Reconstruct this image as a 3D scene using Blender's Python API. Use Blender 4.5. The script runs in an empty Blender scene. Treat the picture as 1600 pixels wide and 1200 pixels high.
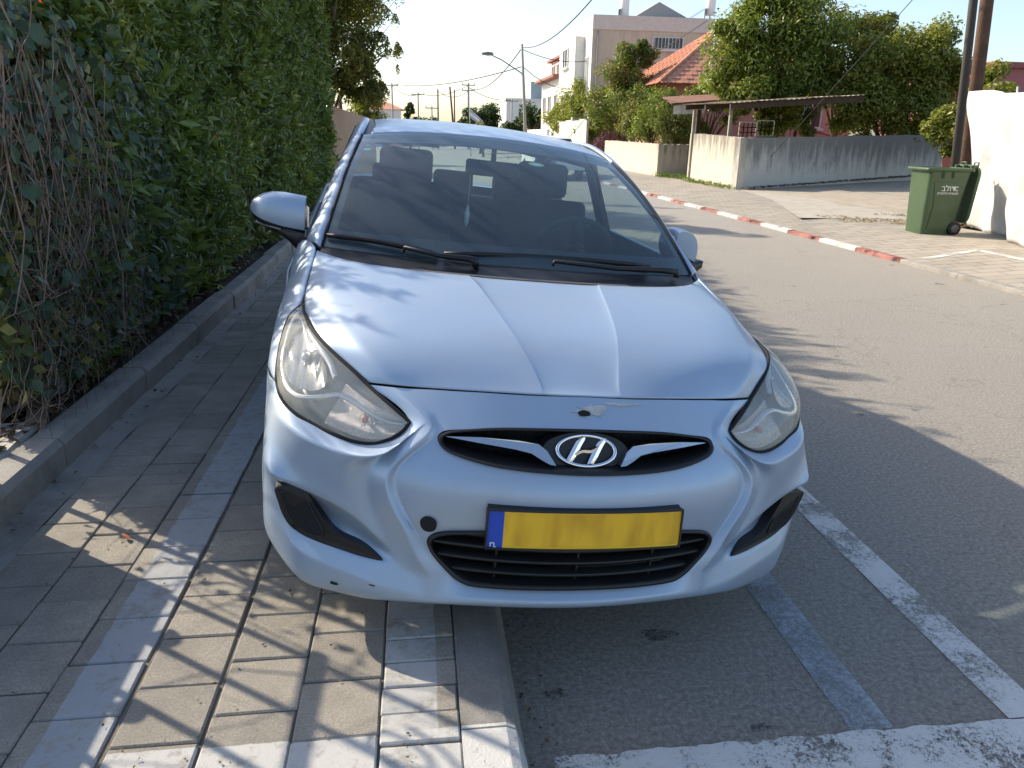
import bpy, bmesh, math, random
import numpy as np
from mathutils import Vector, Matrix, Euler
random.seed(7); rng = np.random.default_rng(7)
R = math.radians
SC = bpy.context.scene
COL = SC.collection
# ------------------------------------------------------------------ camera
cam_data = bpy.data.cameras.new('camera'); cam = bpy.data.objects.new('camera', cam_data); COL.objects.link(cam)
cam_data.sensor_width = 36.0; cam_data.lens = 1165.0/1600.0*36.0; cam_data.clip_start = 0.05; cam_data.clip_end = 3000
CR = ((0.992498, -0.022821, 0.120111), (-0.121134, -0.316563, 0.940805), (0.016553, -0.948297, -0.316952))
m = Matrix.Identity(4)
for i in range(3):
    m[i][0] = CR[i][0]; m[i][1] = -CR[i][1]; m[i][2] = -CR[i][2]
m[2][3] = 1.47
cam.matrix_world = m
SC.camera = cam
# ------------------------------------------------------------------ sky, sun, exposure
SUN_EL, SUN_AZ = R(33.0), R(-54.0)
W = bpy.data.worlds.new('World'); SC.world = W; W.use_nodes = True
wn = W.node_tree.nodes; wl = W.node_tree.links
sky = wn.new('ShaderNodeTexSky'); sky.sky_type = 'NISHITA'; sky.sun_disc = False
sky.sun_elevation = SUN_EL; sky.sun_rotation = SUN_AZ; sky.air_density = 1.0; sky.dust_density = 1.7; sky.ozone_density = 1.3; sky.altitude = 30
wl.new(sky.outputs[0], wn['Background'].inputs[0]); wn['Background'].inputs[1].default_value = 0.15
sd = bpy.data.lights.new('sun', 'SUN'); sd.energy = 4.6; sd.angle = R(0.55); sd.color = (1.0, 0.885, 0.71)
sun = bpy.data.objects.new('sun', sd); COL.objects.link(sun)
sv = Vector((math.sin(SUN_AZ)*math.cos(SUN_EL), math.cos(SUN_AZ)*math.cos(SUN_EL), math.sin(SUN_EL)))
sun.rotation_euler = sv.to_track_quat('Z', 'Y').to_euler(); sun.location = sv*60
SC.view_settings.view_transform = 'Standard'; SC.view_settings.look = 'None'
SC.view_settings.exposure = 0.82; SC.view_settings.gamma = 1.0; SC.view_settings.use_curve_mapping = False
SC.cycles.max_bounces = 8; SC.cycles.transparent_max_bounces = 16

# ------------------------------------------------------------------ helpers
def V3(*a): return Vector(a)
MATS = {}
def ramp(nt, fac, stops):
    n = nt.nodes.new('ShaderNodeValToRGB'); nt.links.new(fac, n.inputs[0])
    e = n.color_ramp.elements
    while len(e) < len(stops): e.new(0.5)
    for k, (p, c) in enumerate(stops):
        e[k].position = p; e[k].color = c if len(c) == 4 else (*c, 1)
    return n.outputs[0]
def noise(nt, scale, detail=4, rough=.6, vec=None, dim='3D'):
    n = nt.nodes.new('ShaderNodeTexNoise'); n.inputs['Scale'].default_value = scale; n.inputs['Detail'].default_value = detail
    n.inputs['Roughness'].default_value = rough
    if vec is not None: nt.links.new(vec, n.inputs['Vector'])
    return n.outputs[0]
def pos(nt): return nt.nodes.new('ShaderNodeNewGeometry').outputs['Position']
def objco(nt): return nt.nodes.new('ShaderNodeTexCoord').outputs['Object']
def mix(nt, fac, a, b, mode='MIX'):
    n = nt.nodes.new('ShaderNodeMix'); n.data_type = 'RGBA'; n.blend_type = mode
    for s, v in ((0, fac), (6, a), (7, b)):
        if isinstance(v, (int, float)): n.inputs[s].default_value = v
        elif isinstance(v, tuple): n.inputs[s].default_value = v if len(v) == 4 else (*v, 1)
        else: nt.links.new(v, n.inputs[s])
    return n.outputs[2]
def math_(nt, op, a, b=None, c=None, clamp=False):
    n = nt.nodes.new('ShaderNodeMath'); n.operation = op; n.use_clamp = clamp
    for i, v in enumerate((a, b, c)):
        if v is None: continue
        if isinstance(v, (int, float)): n.inputs[i].default_value = v
        else: nt.links.new(v, n.inputs[i])
    return n.outputs[0]
def sep(nt, v):
    n = nt.nodes.new('ShaderNodeSeparateXYZ'); nt.links.new(v, n.inputs[0]); return n.outputs
def bump(nt, h, strength=.3, dist=.01):
    n = nt.nodes.new('ShaderNodeBump'); n.inputs['Strength'].default_value = strength; n.inputs['Distance'].default_value = dist
    nt.links.new(h, n.inputs['Height']); return n.outputs[0]
def mat(name, col=(.5, .5, .5), rough=.6, metal=0., spec=.5, var=0., vscale=8., bmp=0., bscale=60., bdist=.004, coat=0., trans=0., ior=1.45, build=None, emis=None):
    M = bpy.data.materials.new(name); M.use_nodes = True; nt = M.node_tree; b = nt.nodes['Principled BSDF']
    b.inputs['Base Color'].default_value = (*col, 1); b.inputs['Roughness'].default_value = rough; b.inputs['Metallic'].default_value = metal
    b.inputs['Specular IOR Level'].default_value = spec; b.inputs['IOR'].default_value = ior
    b.inputs['Transmission Weight'].default_value = trans
    if coat: b.inputs['Coat Weight'].default_value = coat; b.inputs['Coat Roughness'].default_value = .06
    if var:
        f = noise(nt, vscale, 5, .65, objco(nt))
        c = ramp(nt, f, [(.25, tuple(x*(1-var) for x in col)), (.75, tuple(min(1, x*(1+var)) for x in col))])
        nt.links.new(c, b.inputs['Base Color'])
    if bmp:
        nt.links.new(bump(nt, noise(nt, bscale, 6, .7, objco(nt)), bmp, bdist), b.inputs['Normal'])
    if emis: b.inputs['Emission Color'].default_value = (*emis[0], 1); b.inputs['Emission Strength'].default_value = emis[1]
    if build: build(nt, b)
    MATS[name] = M
    return M
def link(nt, a, b): nt.links.new(a, b)

def add(name, data, parent=None, loc=None, rot=None):
    o = bpy.data.objects.new(name, data); COL.objects.link(o)
    if parent is not None: o.parent = parent
    if loc is not None: o.location = loc
    if rot is not None: o.rotation_euler = rot
    return o
def tag(o, label=None, cat=None, group=None, kind=None):
    if label: o['label'] = label
    if cat: o['category'] = cat
    if group: o['group'] = group
    if kind: o['kind'] = kind
    return o
def thing(name, label, cat, loc=(0, 0, 0), rz=0., group=None):
    return tag(add(name, None, None, loc, (0, 0, rz)), label, cat, group)
def mesh(name, vs, fs, mt=None, parent=None, smooth=False, loc=None, rot=None):
    me = bpy.data.meshes.new(name); me.from_pydata([tuple(v) for v in vs], [], [tuple(f) for f in fs]); me.update()
    if smooth: me.polygons.foreach_set('use_smooth', [True]*len(me.polygons))
    if mt: me.materials.append(mt)
    return add(name, me, parent, loc, rot)
class MB:
    """collects simple shapes into one mesh"""
    def __init__(s): s.v = []; s.f = []; s.sm = []
    def raw(s, vs, fs, sm=False):
        k = len(s.v); s.v += [tuple(v) for v in vs]; s.f += [tuple(i+k for i in f) for f in fs]; s.sm += [sm]*len(fs); return s
    def box(s, a, b, bev=0., M=None):
        (x0, y0, z0), (x1, y1, z1) = a, b
        if bev > 0:
            bm = bmesh.new(); bmesh.ops.create_cube(bm, size=1)
            for v in bm.verts: v.co = Vector(((x0+x1)/2+v.co.x*(x1-x0), (y0+y1)/2+v.co.y*(y1-y0), (z0+z1)/2+v.co.z*(z1-z0)))
            bmesh.ops.bevel(bm, geom=list(bm.edges), offset=bev, segments=1, affect='EDGES', profile=.5)
            vs = [v.co.copy() for v in bm.verts]; bm.verts.index_update(); fs = [[v.index for v in f.verts] for f in bm.faces]; bm.free()
        else:
            vs = [V3(x, y, z) for z in (z0, z1) for y in (y0, y1) for x in (x0, x1)]
            fs = [(0, 2, 3, 1), (4, 5, 7, 6), (0, 1, 5, 4), (2, 6, 7, 3), (0, 4, 6, 2), (1, 3, 7, 5)]
        if M is not None: vs = [M @ Vector(v) for v in vs]
        return s.raw(vs, fs)
    def tube(s, pts, r, n=8, cap=True):
        pts = [Vector(p) for p in pts]; k = len(pts)
        rs = r if isinstance(r, (list, tuple)) else [r]*k
        vs = []; up = None
        for i, p in enumerate(pts):
            t = (pts[min(i+1, k-1)]-pts[max(i-1, 0)])
            t = t.normalized() if t.length > 1e-9 else Vector((0, 0, 1))
            if up is None: up = t.orthogonal().normalized()
            else:
                up = up-t*up.dot(t); up = up.normalized() if up.length > 1e-6 else t.orthogonal().normalized()
            w = t.cross(up)
            for j in range(n):
                a = 2*math.pi*j/n; vs.append(p+(up*math.cos(a)+w*math.sin(a))*rs[i])
        fs = [(i*n+j, i*n+(j+1) % n, (i+1)*n+(j+1) % n, (i+1)*n+j) for i in range(k-1) for j in range(n)]
        if cap: fs += [tuple(range(n-1, -1, -1)), tuple((k-1)*n+j for j in range(n))]
        return s.raw(vs, fs, True)
    def lathe(s, prof, n=24, axis='Z', o=(0, 0, 0), cap=False):
        vs = []
        for (r, h) in prof:
            for j in range(n):
                a = 2*math.pi*j/n; c, d = r*math.cos(a), r*math.sin(a)
                vs.append({'Z': (o[0]+c, o[1]+d, o[2]+h), 'X': (o[0]+h, o[1]+c, o[2]+d), 'Y': (o[0]+c, o[1]+h, o[2]+d)}[axis])
        k = len(prof)
        fs = [(i*n+j, i*n+(j+1) % n, (i+1)*n+(j+1) % n, (i+1)*n+j) for i in range(k-1) for j in range(n)]
        if cap: fs += [tuple(range(n)), tuple((k-1)*n+j for j in range(n))]
        return s.raw(vs, fs, True)
    def prism(s, poly, fa, fb):
        """poly 2D list; fa/fb map (u,v)->3D for the two caps"""
        n = len(poly); vs = [fa(*p) for p in poly]+[fb(*p) for p in poly]
        fs = [tuple(range(n)), tuple(range(2*n-1, n-1, -1))]+[(i, i+n, (i+1) % n+n, (i+1) % n) for i in range(n)]
        return s.raw(vs, fs)
    def grid(s, rows, sm=True, closed=False):
        nr, nc = len(rows), len(rows[0]); vs = [p for r in rows for p in r]
        fs = [(i*nc+j, i*nc+(j+1) % nc, (i+1)*nc+(j+1) % nc, (i+1)*nc+j) for i in range(nr-1) for j in range(nc if closed else nc-1)]
        return s.raw(vs, fs, sm)
    def build(s, name, mt=None, parent=None, loc=None, rot=None, fix=True):
        me = bpy.data.meshes.new(name); me.from_pydata(s.v, [], s.f); me.update()
        if fix:
            bm = bmesh.new(); bm.from_mesh(me); bmesh.ops.recalc_face_normals(bm, faces=bm.faces); bm.to_mesh(me); bm.free()
        if len(me.polygons) == len(s.sm): me.polygons.foreach_set('use_smooth', s.sm)
        if mt: me.materials.append(mt)
        return add(name, me, parent, loc, rot)
def catmull(pts, n=8, closed=False):
    P = [Vector(p) for p in pts]; k = len(P); out = []
    rngk = range(k if closed else k-1)
    for i in rngk:
        p0 = P[(i-1) % k] if (closed or i > 0) else P[0]*2-P[1]
        p1 = P[i]; p2 = P[(i+1) % k]; p3 = P[(i+2) % k] if (closed or i+2 < k) else P[-1]*2-P[-2]
        for j in range(n):
            t = j/n
            out.append(.5*((2*p1)+(p2-p0)*t+(2*p0-5*p1+4*p2-p3)*t*t+(3*p1-p0-3*p2+p3)*t**3))
    if not closed: out.append(P[-1])
    return out
def resample(pts, n):
    P = [Vector(p) for p in pts]; L = [0.]
    for a, b in zip(P, P[1:]): L.append(L[-1]+(b-a).length)
    out = []
    for k in range(n):
        d = L[-1]*k/(n-1); i = 0
        while i < len(L)-2 and L[i+1] < d: i += 1
        t = (d-L[i])/max(1e-9, L[i+1]-L[i]); out.append(P[i].lerp(P[i+1], min(1, max(0, t))))
    return out
def cage(name, vs, fs, creases, mt, parent, levels=3, fit=.8, solid=0.):
    """subdivision surface through the given control points; creases {(i,j):w}"""
    tgt = [Vector(v) for v in vs]; cur = [v.copy() for v in tgt]
    me = bpy.data.meshes.new(name+'_cage'); me.from_pydata([tuple(v) for v in cur], [], fs); me.update()
    if creases:
        at = me.attributes.new('crease_edge', 'FLOAT', 'EDGE'); ek = {tuple(sorted(e.vertices)): e.index for e in me.edges}
        for (a, b), w in creases.items():
            k = tuple(sorted((a, b)))
            if k in ek: at.data[ek[k]].value = w
    o = bpy.data.objects.new(name+'_cage', me); COL.objects.link(o)
    md = o.modifiers.new('s', 'SUBSURF'); md.levels = 1; md.use_limit_surface = True; md.boundary_smooth = 'PRESERVE_CORNERS'
    for it in range(5 if fit else 0):
        dg = bpy.context.evaluated_depsgraph_get(); ev = o.evaluated_get(dg); em = ev.to_mesh()
        for i in range(len(cur)):
            cur[i] += (tgt[i]-em.vertices[i].co)*fit
        ev.to_mesh_clear()
        for i, v in enumerate(me.vertices): v.co = cur[i]
        me.update()
    md.levels = levels
    if solid:
        sm = o.modifiers.new('t', 'SOLIDIFY'); sm.thickness = solid; sm.offset = -1
    dg = bpy.context.evaluated_depsgraph_get(); nm = bpy.data.meshes.new_from_object(o.evaluated_get(dg))
    nm.name = name
    bpy.data.objects.remove(o); bpy.data.meshes.remove(me)
    nm.polygons.foreach_set('use_smooth', [True]*len(nm.polygons))
    nm.materials.clear()
    if mt: nm.materials.append(mt)
    return add(name, nm, parent)
def panel(name, rows, mt, parent, mirror=True, sgn=1, crease_rows={}, crease_cols={}, holes=(), levels=3, fit=.8, solid=0.):
    """rows[i][j]=(x,y,z); mirror: column 0 is the centre line. crease_rows {i: w or (w,j0,j1)}"""
    nr, nc = len(rows), len(rows[0]); vs = []; fs = []; cr = {}
    def wts(w, L): return (w, 0, L) if not isinstance(w, tuple) else w
    sides = (1, -1) if mirror else (sgn,)
    idx = {}
    used = set()
    for s in sides:
        for i in range(nr-1):
            for j in range(nc-1):
                if (i, j) in holes: continue
                for a in ((i, j), (i, j+1), (i+1, j+1), (i+1, j)): used.add((s, a))
    def vid(s, i, j):
        k = (1 if (mirror and j == 0) else s, i, j)
        if k not in idx:
            p = rows[i][j]; idx[k] = len(vs); vs.append((p[0]*s, p[1], p[2]))
        return idx[k]
    for s in sides:
        for i in range(nr-1):
            for j in range(nc-1):
                if (i, j) in holes: continue
                q = [vid(s, i, j), vid(s, i, j+1), vid(s, i+1, j+1), vid(s, i+1, j)]
                fs.append(q if s > 0 else q[::-1])
        for i, w in crease_rows.items():
            w, a, b = wts(w, nc-1)
            for j in range(a, b):
                if (s, (i, j)) in used and (s, (i, j+1)) in used: cr[(vid(s, i, j), vid(s, i, j+1))] = w
        for j, w in crease_cols.items():
            w, a, b = wts(w, nr-1)
            for i in range(a, b):
                if (s, (i, j)) in used and (s, (i+1, j)) in used: cr[(vid(s, i, j), vid(s, i+1, j))] = w
    return cage(name, vs, fs, cr, mt, parent, levels, fit, solid)
# ------------------------------------------------------------------ ground materials
def asphalt_build(nt, b):
    p = pos(nt); f = noise(nt, 62, 6, .9, p); m_ = noise(nt, 1.1, 6, .65, p); g2 = noise(nt, 320, 2, .6, p)
    c = ramp(nt, f, [(.30, (.11, .101, .090)), (.50, (.345, .315, .275)), (.70, (.70, .64, .56))])
    c = mix(nt, ramp(nt, m_, [(.35, (0, 0, 0)), (.75, (.45, .45, .45))]), c, (.40, .365, .315))
    vo = nt.nodes.new('ShaderNodeTexVoronoi'); vo.inputs['Scale'].default_value = 95; nt.links.new(p, vo.inputs['Vector'])
    st = ramp(nt, vo.outputs['Color'], [(.86, (0, 0, 0)), (.90, (1, 1, 1))])
    c = mix(nt, math_(nt, 'MULTIPLY', st, .5), c, (.42, .39, .35))
    # long cracks
    w = nt.nodes.new('ShaderNodeTexVoronoi'); w.feature = 'DISTANCE_TO_EDGE'; w.inputs['Scale'].default_value = .55
    wp = nt.nodes.new('ShaderNodeVectorMath'); wp.operation = 'ADD'; nt.links.new(p, wp.inputs[0])
    nn = nt.nodes.new('ShaderNodeTexNoise'); nn.inputs['Scale'].default_value = 2.5; nn.inputs['Detail'].default_value = 6; nt.links.new(p, nn.inputs[0]); nt.links.new(nn.outputs['Color'], wp.inputs[1]); nt.links.new(wp.outputs[0], w.inputs[0])
    cr = ramp(nt, w.outputs[0], [(.0, (1, 1, 1)), (.006, (0, 0, 0))])
    c = mix(nt, math_(nt, 'MULTIPLY', cr, .22), c, (.06, .055, .05))
    # oil spots
    o = ramp(nt, noise(nt, 2.6, 3, .5, p), [(.70, (0, 0, 0)), (.74, (.8, .8, .8))]); c = mix(nt, o, c, (.03, .029, .028))
    nt.links.new(c, b.inputs['Base Color'])
    nt.links.new(bump(nt, math_(nt, 'ADD', f, math_(nt, 'MULTIPLY', g2, .5)), .9, .016), b.inputs['Normal'])
ASPH = mat('asphalt', (.11, .11, .11), .88, spec=.3, build=asphalt_build)
def paver_build(nt, b):
    p = pos(nt); s = sep(nt, p)
    oi = nt.nodes.new('ShaderNodeObjectInfo'); rd = oi.outputs['Random']
    f = noise(nt, 170, 5, .85, p); m_ = noise(nt, 7, 5, .65, p)
    c = ramp(nt, f, [(.3, (.17, .158, .138)), (.52, (.325, .30, .26)), (.78, (.54, .50, .435))])
    c = mix(nt, .8, c, ramp(nt, rd, [(0, (.80, .79, .77)), (1, (1.12, 1.10, 1.06))]), 'MULTIPLY')
    c = mix(nt, math_(nt, 'MULTIPLY', ramp(nt, m_, [(.35, (1, 1, 1)), (.65, (0, 0, 0))]), .45), c, (.15, .14, .125))
    wear = noise(nt, 26, 6, .75, p); wob = math_(nt, 'MULTIPLY', math_(nt, 'SUBTRACT', noise(nt, 14, 4, .6, p), .5), .016)
    def bandx(a, b_, v, soft=.003):
        x = math_(nt, 'ADD', v, wob)
        return math_(nt, 'MULTIPLY', math_(nt, 'MULTIPLY_ADD', x, 1/soft, -a/soft, True), math_(nt, 'MULTIPLY_ADD', x, -1/soft, b_/soft, True))
    keep = ramp(nt, math_(nt, 'ADD', math_(nt, 'MULTIPLY', wear, .65), math_(nt, 'MULTIPLY', noise(nt, 5, 5, .7, p), .35)), [(.36, (.05, .05, .05)), (.50, (.92, .92, .92))])
    blue = math_(nt, 'MULTIPLY', math_(nt, 'MULTIPLY', bandx(-.892, -.741, s[0]), bandx(.2, 9., s[1])), keep)
    blue2 = math_(nt, 'MULTIPLY', math_(nt, 'MULTIPLY', bandx(-.119, .022, s[0]), bandx(1.40, 9., s[1])), keep)
    white = math_(nt, 'MULTIPLY', math_(nt, 'MULTIPLY', bandx(1.285, 1.428, s[1]), bandx(-.745, .30, s[0])), keep)
    c = mix(nt, math_(nt, 'MULTIPLY', blue, .85), c, (.36, .38, .41)); c = mix(nt, math_(nt, 'MULTIPLY', blue2, .85), c, (.46, .46, .45)); c = mix(nt, math_(nt, 'MULTIPLY', white, .95), c, (.50, .495, .475))
    nt.links.new(c, b.inputs['Base Color'])
    nt.links.new(bump(nt, f, .45, .006), b.inputs['Normal'])
PAVER = mat('paver_concrete', (.27, .25, .23), .9, spec=.3, build=paver_build)
def conc_build(c0, c1, sc=9, stain=(.10, .095, .085)):
    def f_(nt, b):
        p = pos(nt); f = noise(nt, 180, 4, .75, p); m_ = noise(nt, sc, 6, .7, p)
        c = mix(nt, m_, c0, c1); c = mix(nt, math_(nt, 'MULTIPLY', ramp(nt, f, [(.3, (1, 1, 1)), (.55, (0, 0, 0))]), .5), c, stain)
        d = ramp(nt, noise(nt, 3.2, 6, .7, p), [(.45, (0, 0, 0)), (.7, (.6, .6, .6))]); c = mix(nt, d, c, stain)
        nt.links.new(c, b.inputs['Base Color']); nt.links.new(bump(nt, f, .5, .008), b.inputs['Normal'])
    return f_
KERBM = mat('kerb_concrete', (.3, .28, .25), .9, spec=.3, build=conc_build((.25, .235, .21), (.40, .375, .34)))
def kerbp_build(nt, b):
    conc_build((.22, .21, .19), (.33, .31, .28))(nt, b)
    p = pos(nt); s = sep(nt, p); base = b.inputs['Base Color'].links[0].from_socket
    keep = ramp(nt, noise(nt, 30, 6, .8, p), [(.34, (0, 0, 0)), (.42, (1, 1, 1))])
    w = math_(nt, 'MULTIPLY', math_(nt, 'LESS_THAN', s[1], 1.432), keep)
    nt.links.new(mix(nt, w, base, (.52, .515, .49)), b.inputs['Base Color'])
KERBN = mat('kerb_concrete_painted', (.3, .28, .25), .9, spec=.3, build=kerbp_build)
SANDJ = mat('joint_sand', (.15, .135, .115), .95, build=conc_build((.10, .09, .075), (.21, .19, .16), 30))
SOIL = mat('dark_soil', (.06, .047, .035), .95, build=conc_build((.035, .027, .02), (.09, .07, .05), 14, (.02, .016, .012)))
DIRT = mat('sandy_dirt', (.38, .32, .24), .95, build=conc_build((.34, .29, .22), (.43, .375, .295), 2.2, (.19, .16, .12)))
def worn_paint(name, col, lo, hi):
    def f_(nt, b):
        p = pos(nt); k = math_(nt, 'ADD', math_(nt, 'MULTIPLY', noise(nt, 75, 6, .9, p), .55), math_(nt, 'MULTIPLY', noise(nt, 4.5, 5, .65, p), .45))
        nt.links.new(ramp(nt, k, [(lo, (0, 0, 0)), (hi, (1, 1, 1))]), b.inputs['Alpha'])
        c = mix(nt, noise(nt, 9, 5, .7, p), tuple(x*.75 for x in col), col); nt.links.new(c, b.inputs['Base Color'])
        nt.links.new(bump(nt, noise(nt, 130, 4, .8, p), .5, .008), b.inputs['Normal'])
    return mat(name, col, .75, build=f_)
PWHITE = worn_paint('road_paint_white', (.62, .61, .58), .42, .52); PBLUE = worn_paint('road_paint_blue', (.37, .41, .445), .40, .58); PBAND = worn_paint('road_paint_band', (.62, .61, .58), .44, .49)
OILM = mat('oil_stain', (.03, .028, .026), .6, build=lambda nt, b: nt.links.new(ramp(nt, noise(nt, 90, 6, .8, pos(nt)), [(.42, (0, 0, 0)), (.62, (.85, .85, .85))]), b.inputs['Alpha']))
def tint(name, col, sc=12, r=.8, v=.3): return mat(name, col, r, var=v, vscale=sc, bmp=.3, bscale=40, bdist=.01)

# ------------------------------------------------------------------ ground
def struct(o): o['kind'] = 'structure'; return o
g = MB(); g.raw([(-900, -900, -.06), (900, -900, -.06), (900, 900, -.06), (-900, 900, -.06)], [(0, 1, 2, 3)]); struct(g.build('ground', DIRT))
g = MB(); g.grid([[(x, y, 0) for x in (.10, 2, 4, 6.3)] for y in (-30, 0, 10, 40, 120, 400)], False); road = struct(g.build('road', ASPH))
sw_ = add('sidewalk', None); struct(sw_)
g = MB(); g.box((-1.46, -6, -.05), (.075, 60, .121)); g.build('sidewalk_bed', SANDJ, sw_)
# pavers: one bevelled stone shared by all
def stone(name, sx, sy, sz, bev, mt):
    b = MB(); b.box((-sx/2, -sy/2, -sz), (sx/2, sy/2, 0), bev); o = b.build(name, mt); me = o.data; bpy.data.objects.remove(o); return me
PV = stone('paver', .198, .193, .05, .004, PAVER); BK = stone('paver_brick', .187, .0915, .05, .004, PAVER); HB = stone('paver_half', .198, .0945, .05, .004, PAVER)
cells = []
colsx = [(-.2195, 1.424), (-.4205, 1.526), (-.6300, 1.443), (-.8400, 1.552), (-1.0430, 1.455), (-1.2450, 1.55)]
for ci_, (cx, y0) in enumerate(colsx):
    for k in range(-6, 62):
        y = y0+.197*(k+.5)
        half = (2.85 < y < 3.15) and ci_ in (4, 5)
        if half:
            cells.append((cx, y-.049, HB)); cells.append((cx, y+.049, HB))
        else: cells.append((cx, y, PV))
for k in range(-12, 60): cells.append((-.0225, 1.39+.0950*(k+.5), BK))
cells.sort(key=lambda c: math.hypot(c[0], c[1]-.4) if c[1] > .9 else 99)
rr = random.Random(5); far = MB()
for n, (x, y, me) in enumerate(cells):
    dz = rr.uniform(-.0025, .0025); tx, ty = rr.uniform(-.008, .008), rr.uniform(-.008, .008); rz = rr.uniform(-.012, .012)
    M4 = Matrix.Translation((x+rr.uniform(-.002, .002), y+rr.uniform(-.0025, .0025), .130+dz)) @ Euler((tx, ty, rz)).to_matrix().to_4x4()
    if n < 300:
        o = add('paver' if me is not BK else 'paver_brick', me, sw_); o.matrix_local = M4
    else: far.raw([M4 @ v.co for v in me.vertices], [tuple(p_.vertices) for p_ in me.polygons])
tag(far.build('paver_field', PAVER, sw_), kind='stuff')
# mortar strip along the planting kerb
g = MB(); g.grid([[(-1.345+.008*math.sin(y*9), y, .126), (-1.46, y, .139)] for y in np.linspace(-1, 14, 90)]); g.build('mortar_strip', KERBM, sw_)
# road kerb, stones of 1 m
kb = add('road_kerb', None); struct(kb)
for k in range(-4, 30):
    ya = .42+k*1.0; g = MB()
    prof = [(.0745, -.1), (.0745, .129), (.182, .130), (.205, .118), (.236, .01), (.237, -.1)]
    g.prism(prof, lambda x, z: (x, ya+.003, z), lambda x, z: (x, ya+.997, z)); g.build('kerb_stone', KERBN, kb)
pk = add('planting_kerb', None); struct(pk)
for k in range(-3, 18):
    ya = 3.01+k*.98 - (0 if k else 0); g = MB(); j = rr.uniform(-.012, .012); jz = rr.uniform(-.006, .006)
    prof = [(-1.452+j, .05), (-1.446+j, .240+jz), (-1.468+j, .268+jz), (-1.575+j, .270+jz), (-1.58+j, .05)]
    g.prism(prof, lambda x, z: (x, ya+.004, z), lambda x, z: (x, ya+.972, z)); g.build('kerb_stone', KERBM, pk)
g = MB(); nx, ny = 24, 90
g.grid([[(-1.57-5.5*(i/nx)**1.5, -4+26*j/ny, .235+.02*math.sin(3*i+1.7*j)+.018*math.sin(5.1*j)+.05*(i/nx)) for i in range(nx+1)] for j in range(ny+1)]); struct(g.build('planting_bed', SOIL))
# painted lines on the road
def sheet(name, x0, y0, x1, y1, mt, z=.004, n=8, jag=0.):
    g = MB(); r_ = random.Random(int(x0*100)); L = max(abs(y1-y0), abs(x1-x0))
    g.raw([(x0, y0, z), (x1, y0, z), (x1, y1, z), (x0, y1, z)], [(0, 1, 2, 3)]); return struct(g.build(name, mt))
sheet('bay_line_blue', 1.097, 1.44, 1.215, 7.2, PBLUE); sheet('lane_line_white', 1.547, 1.44, 1.672, 40, PWHITE)
g = MB(); r_ = random.Random(3); N_ = 60
ed = [(.30+1.65*k/N_, 1.434+.003*math.sin(k*.9)+r_.uniform(-.004, .004)) for k in range(N_+1)]
g.grid([[(x, 1.27, .008) for x, y in ed], [(x, y, .008) for x, y in ed]]); struct(g.build('bay_end_line', PBAND))
for k, (x, y, rx, ry) in enumerate(((.715, 1.885, .05, .025), (.35, 1.66, .03, .02), (.865, 1.48, .03, .015))):
    r_ = random.Random(k); cp_ = [(x+rx*(1+r_.uniform(-.4, .4))*math.cos(a), y+ry*(1+r_.uniform(-.4, .4))*math.sin(a), .0035) for a in np.linspace(0, 6.28, 13)[:-1]]
    MB().raw(catmull(cp_, 3, True), [tuple(range(36))]).build('oil_stain', OILM, road)
# opposite side: kerb, sidewalk, lot
FS = mat('far_paver', (.34, .31, .27), .9, spec=.25)
def fs_build(nt, b):
    p = pos(nt); br = nt.nodes.new('ShaderNodeTexBrick'); br.inputs['Scale'].default_value = 1.0; br.inputs['Brick Width'].default_value = .40; br.inputs['Row Height'].default_value = .20; br.inputs['Mortar Size'].default_value = .012
    br.inputs['Color1'].default_value = (.33, .30, .255, 1); br.inputs['Color2'].default_value = (.25, .228, .195, 1); br.inputs['Mortar'].default_value = (.15, .135, .115, 1); nt.links.new(p, br.inputs[0])
    c = mix(nt, ramp(nt, noise(nt, 1.8, 6, .7, p), [(.4, (0, 0, 0)), (.75, (.7, .7, .7))]), br.outputs[0], (.37, .325, .26)); nt.links.new(c, b.inputs['Base Color'])
    nt.links.new(bump(nt, br.outputs['Fac'], -.6, .01), b.inputs['Normal'])
fs_build(FS.node_tree, FS.node_tree.nodes['Principled BSDF'])
g = MB(); g.grid([[(x, y, z) for x, z in ((6.22, -.05), (6.22, .048), (7.5, .118), (9.0, .118))] for y in (-20, 10, 40, 90)], False); struct(g.build('far_sidewalk', FS))
g = MB(); r_ = random.Random(9)
g.grid([[(9.0+28*(i/24), 12.2+26*j/24, .119+.35*min(1, i/14)*max(0, 1-abs(j/24-.35)*1.2)+r_.uniform(-.012, .012)) for i in range(25)] for j in range(25)]); struct(g.build('dirt_lot', DIRT))
g = MB(); g.raw([(6.9, 13.1, .1225), (9.4, 12.9, .1225), (9.6, 20.4, .1225), (8.9, 20.5, .1225), (8.3, 17.2, .1225)], [(0, 1, 2, 3, 4)]); struct(g.build('driveway_slab', mat('driveway_concrete', (.5, .46, .38), .9, build=conc_build((.37, .335, .275), (.45, .415, .355), 3, (.24, .21, .16)))))
KR = worn_paint('kerb_red', (.40, .17, .145), .44, .51); KW = worn_paint('kerb_white', (.60, .585, .55), .40, .47)
fk = add('far_kerb', None); struct(fk)
ybs = [1.05*q for q in [7.40, 8.42, 9.40, 10.35, 11.33, 12.3, 13.28, 14.25, 15.2, 16.15, 17.1, 18.05, 19.0, 19.95, 20.9, 21.85, 22.8, 23.75, 24.7, 25.65, 26.6]]
allb = [(-3+k*1.3, -3+(k+1)*1.3, None) for k in range(8)]
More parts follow.
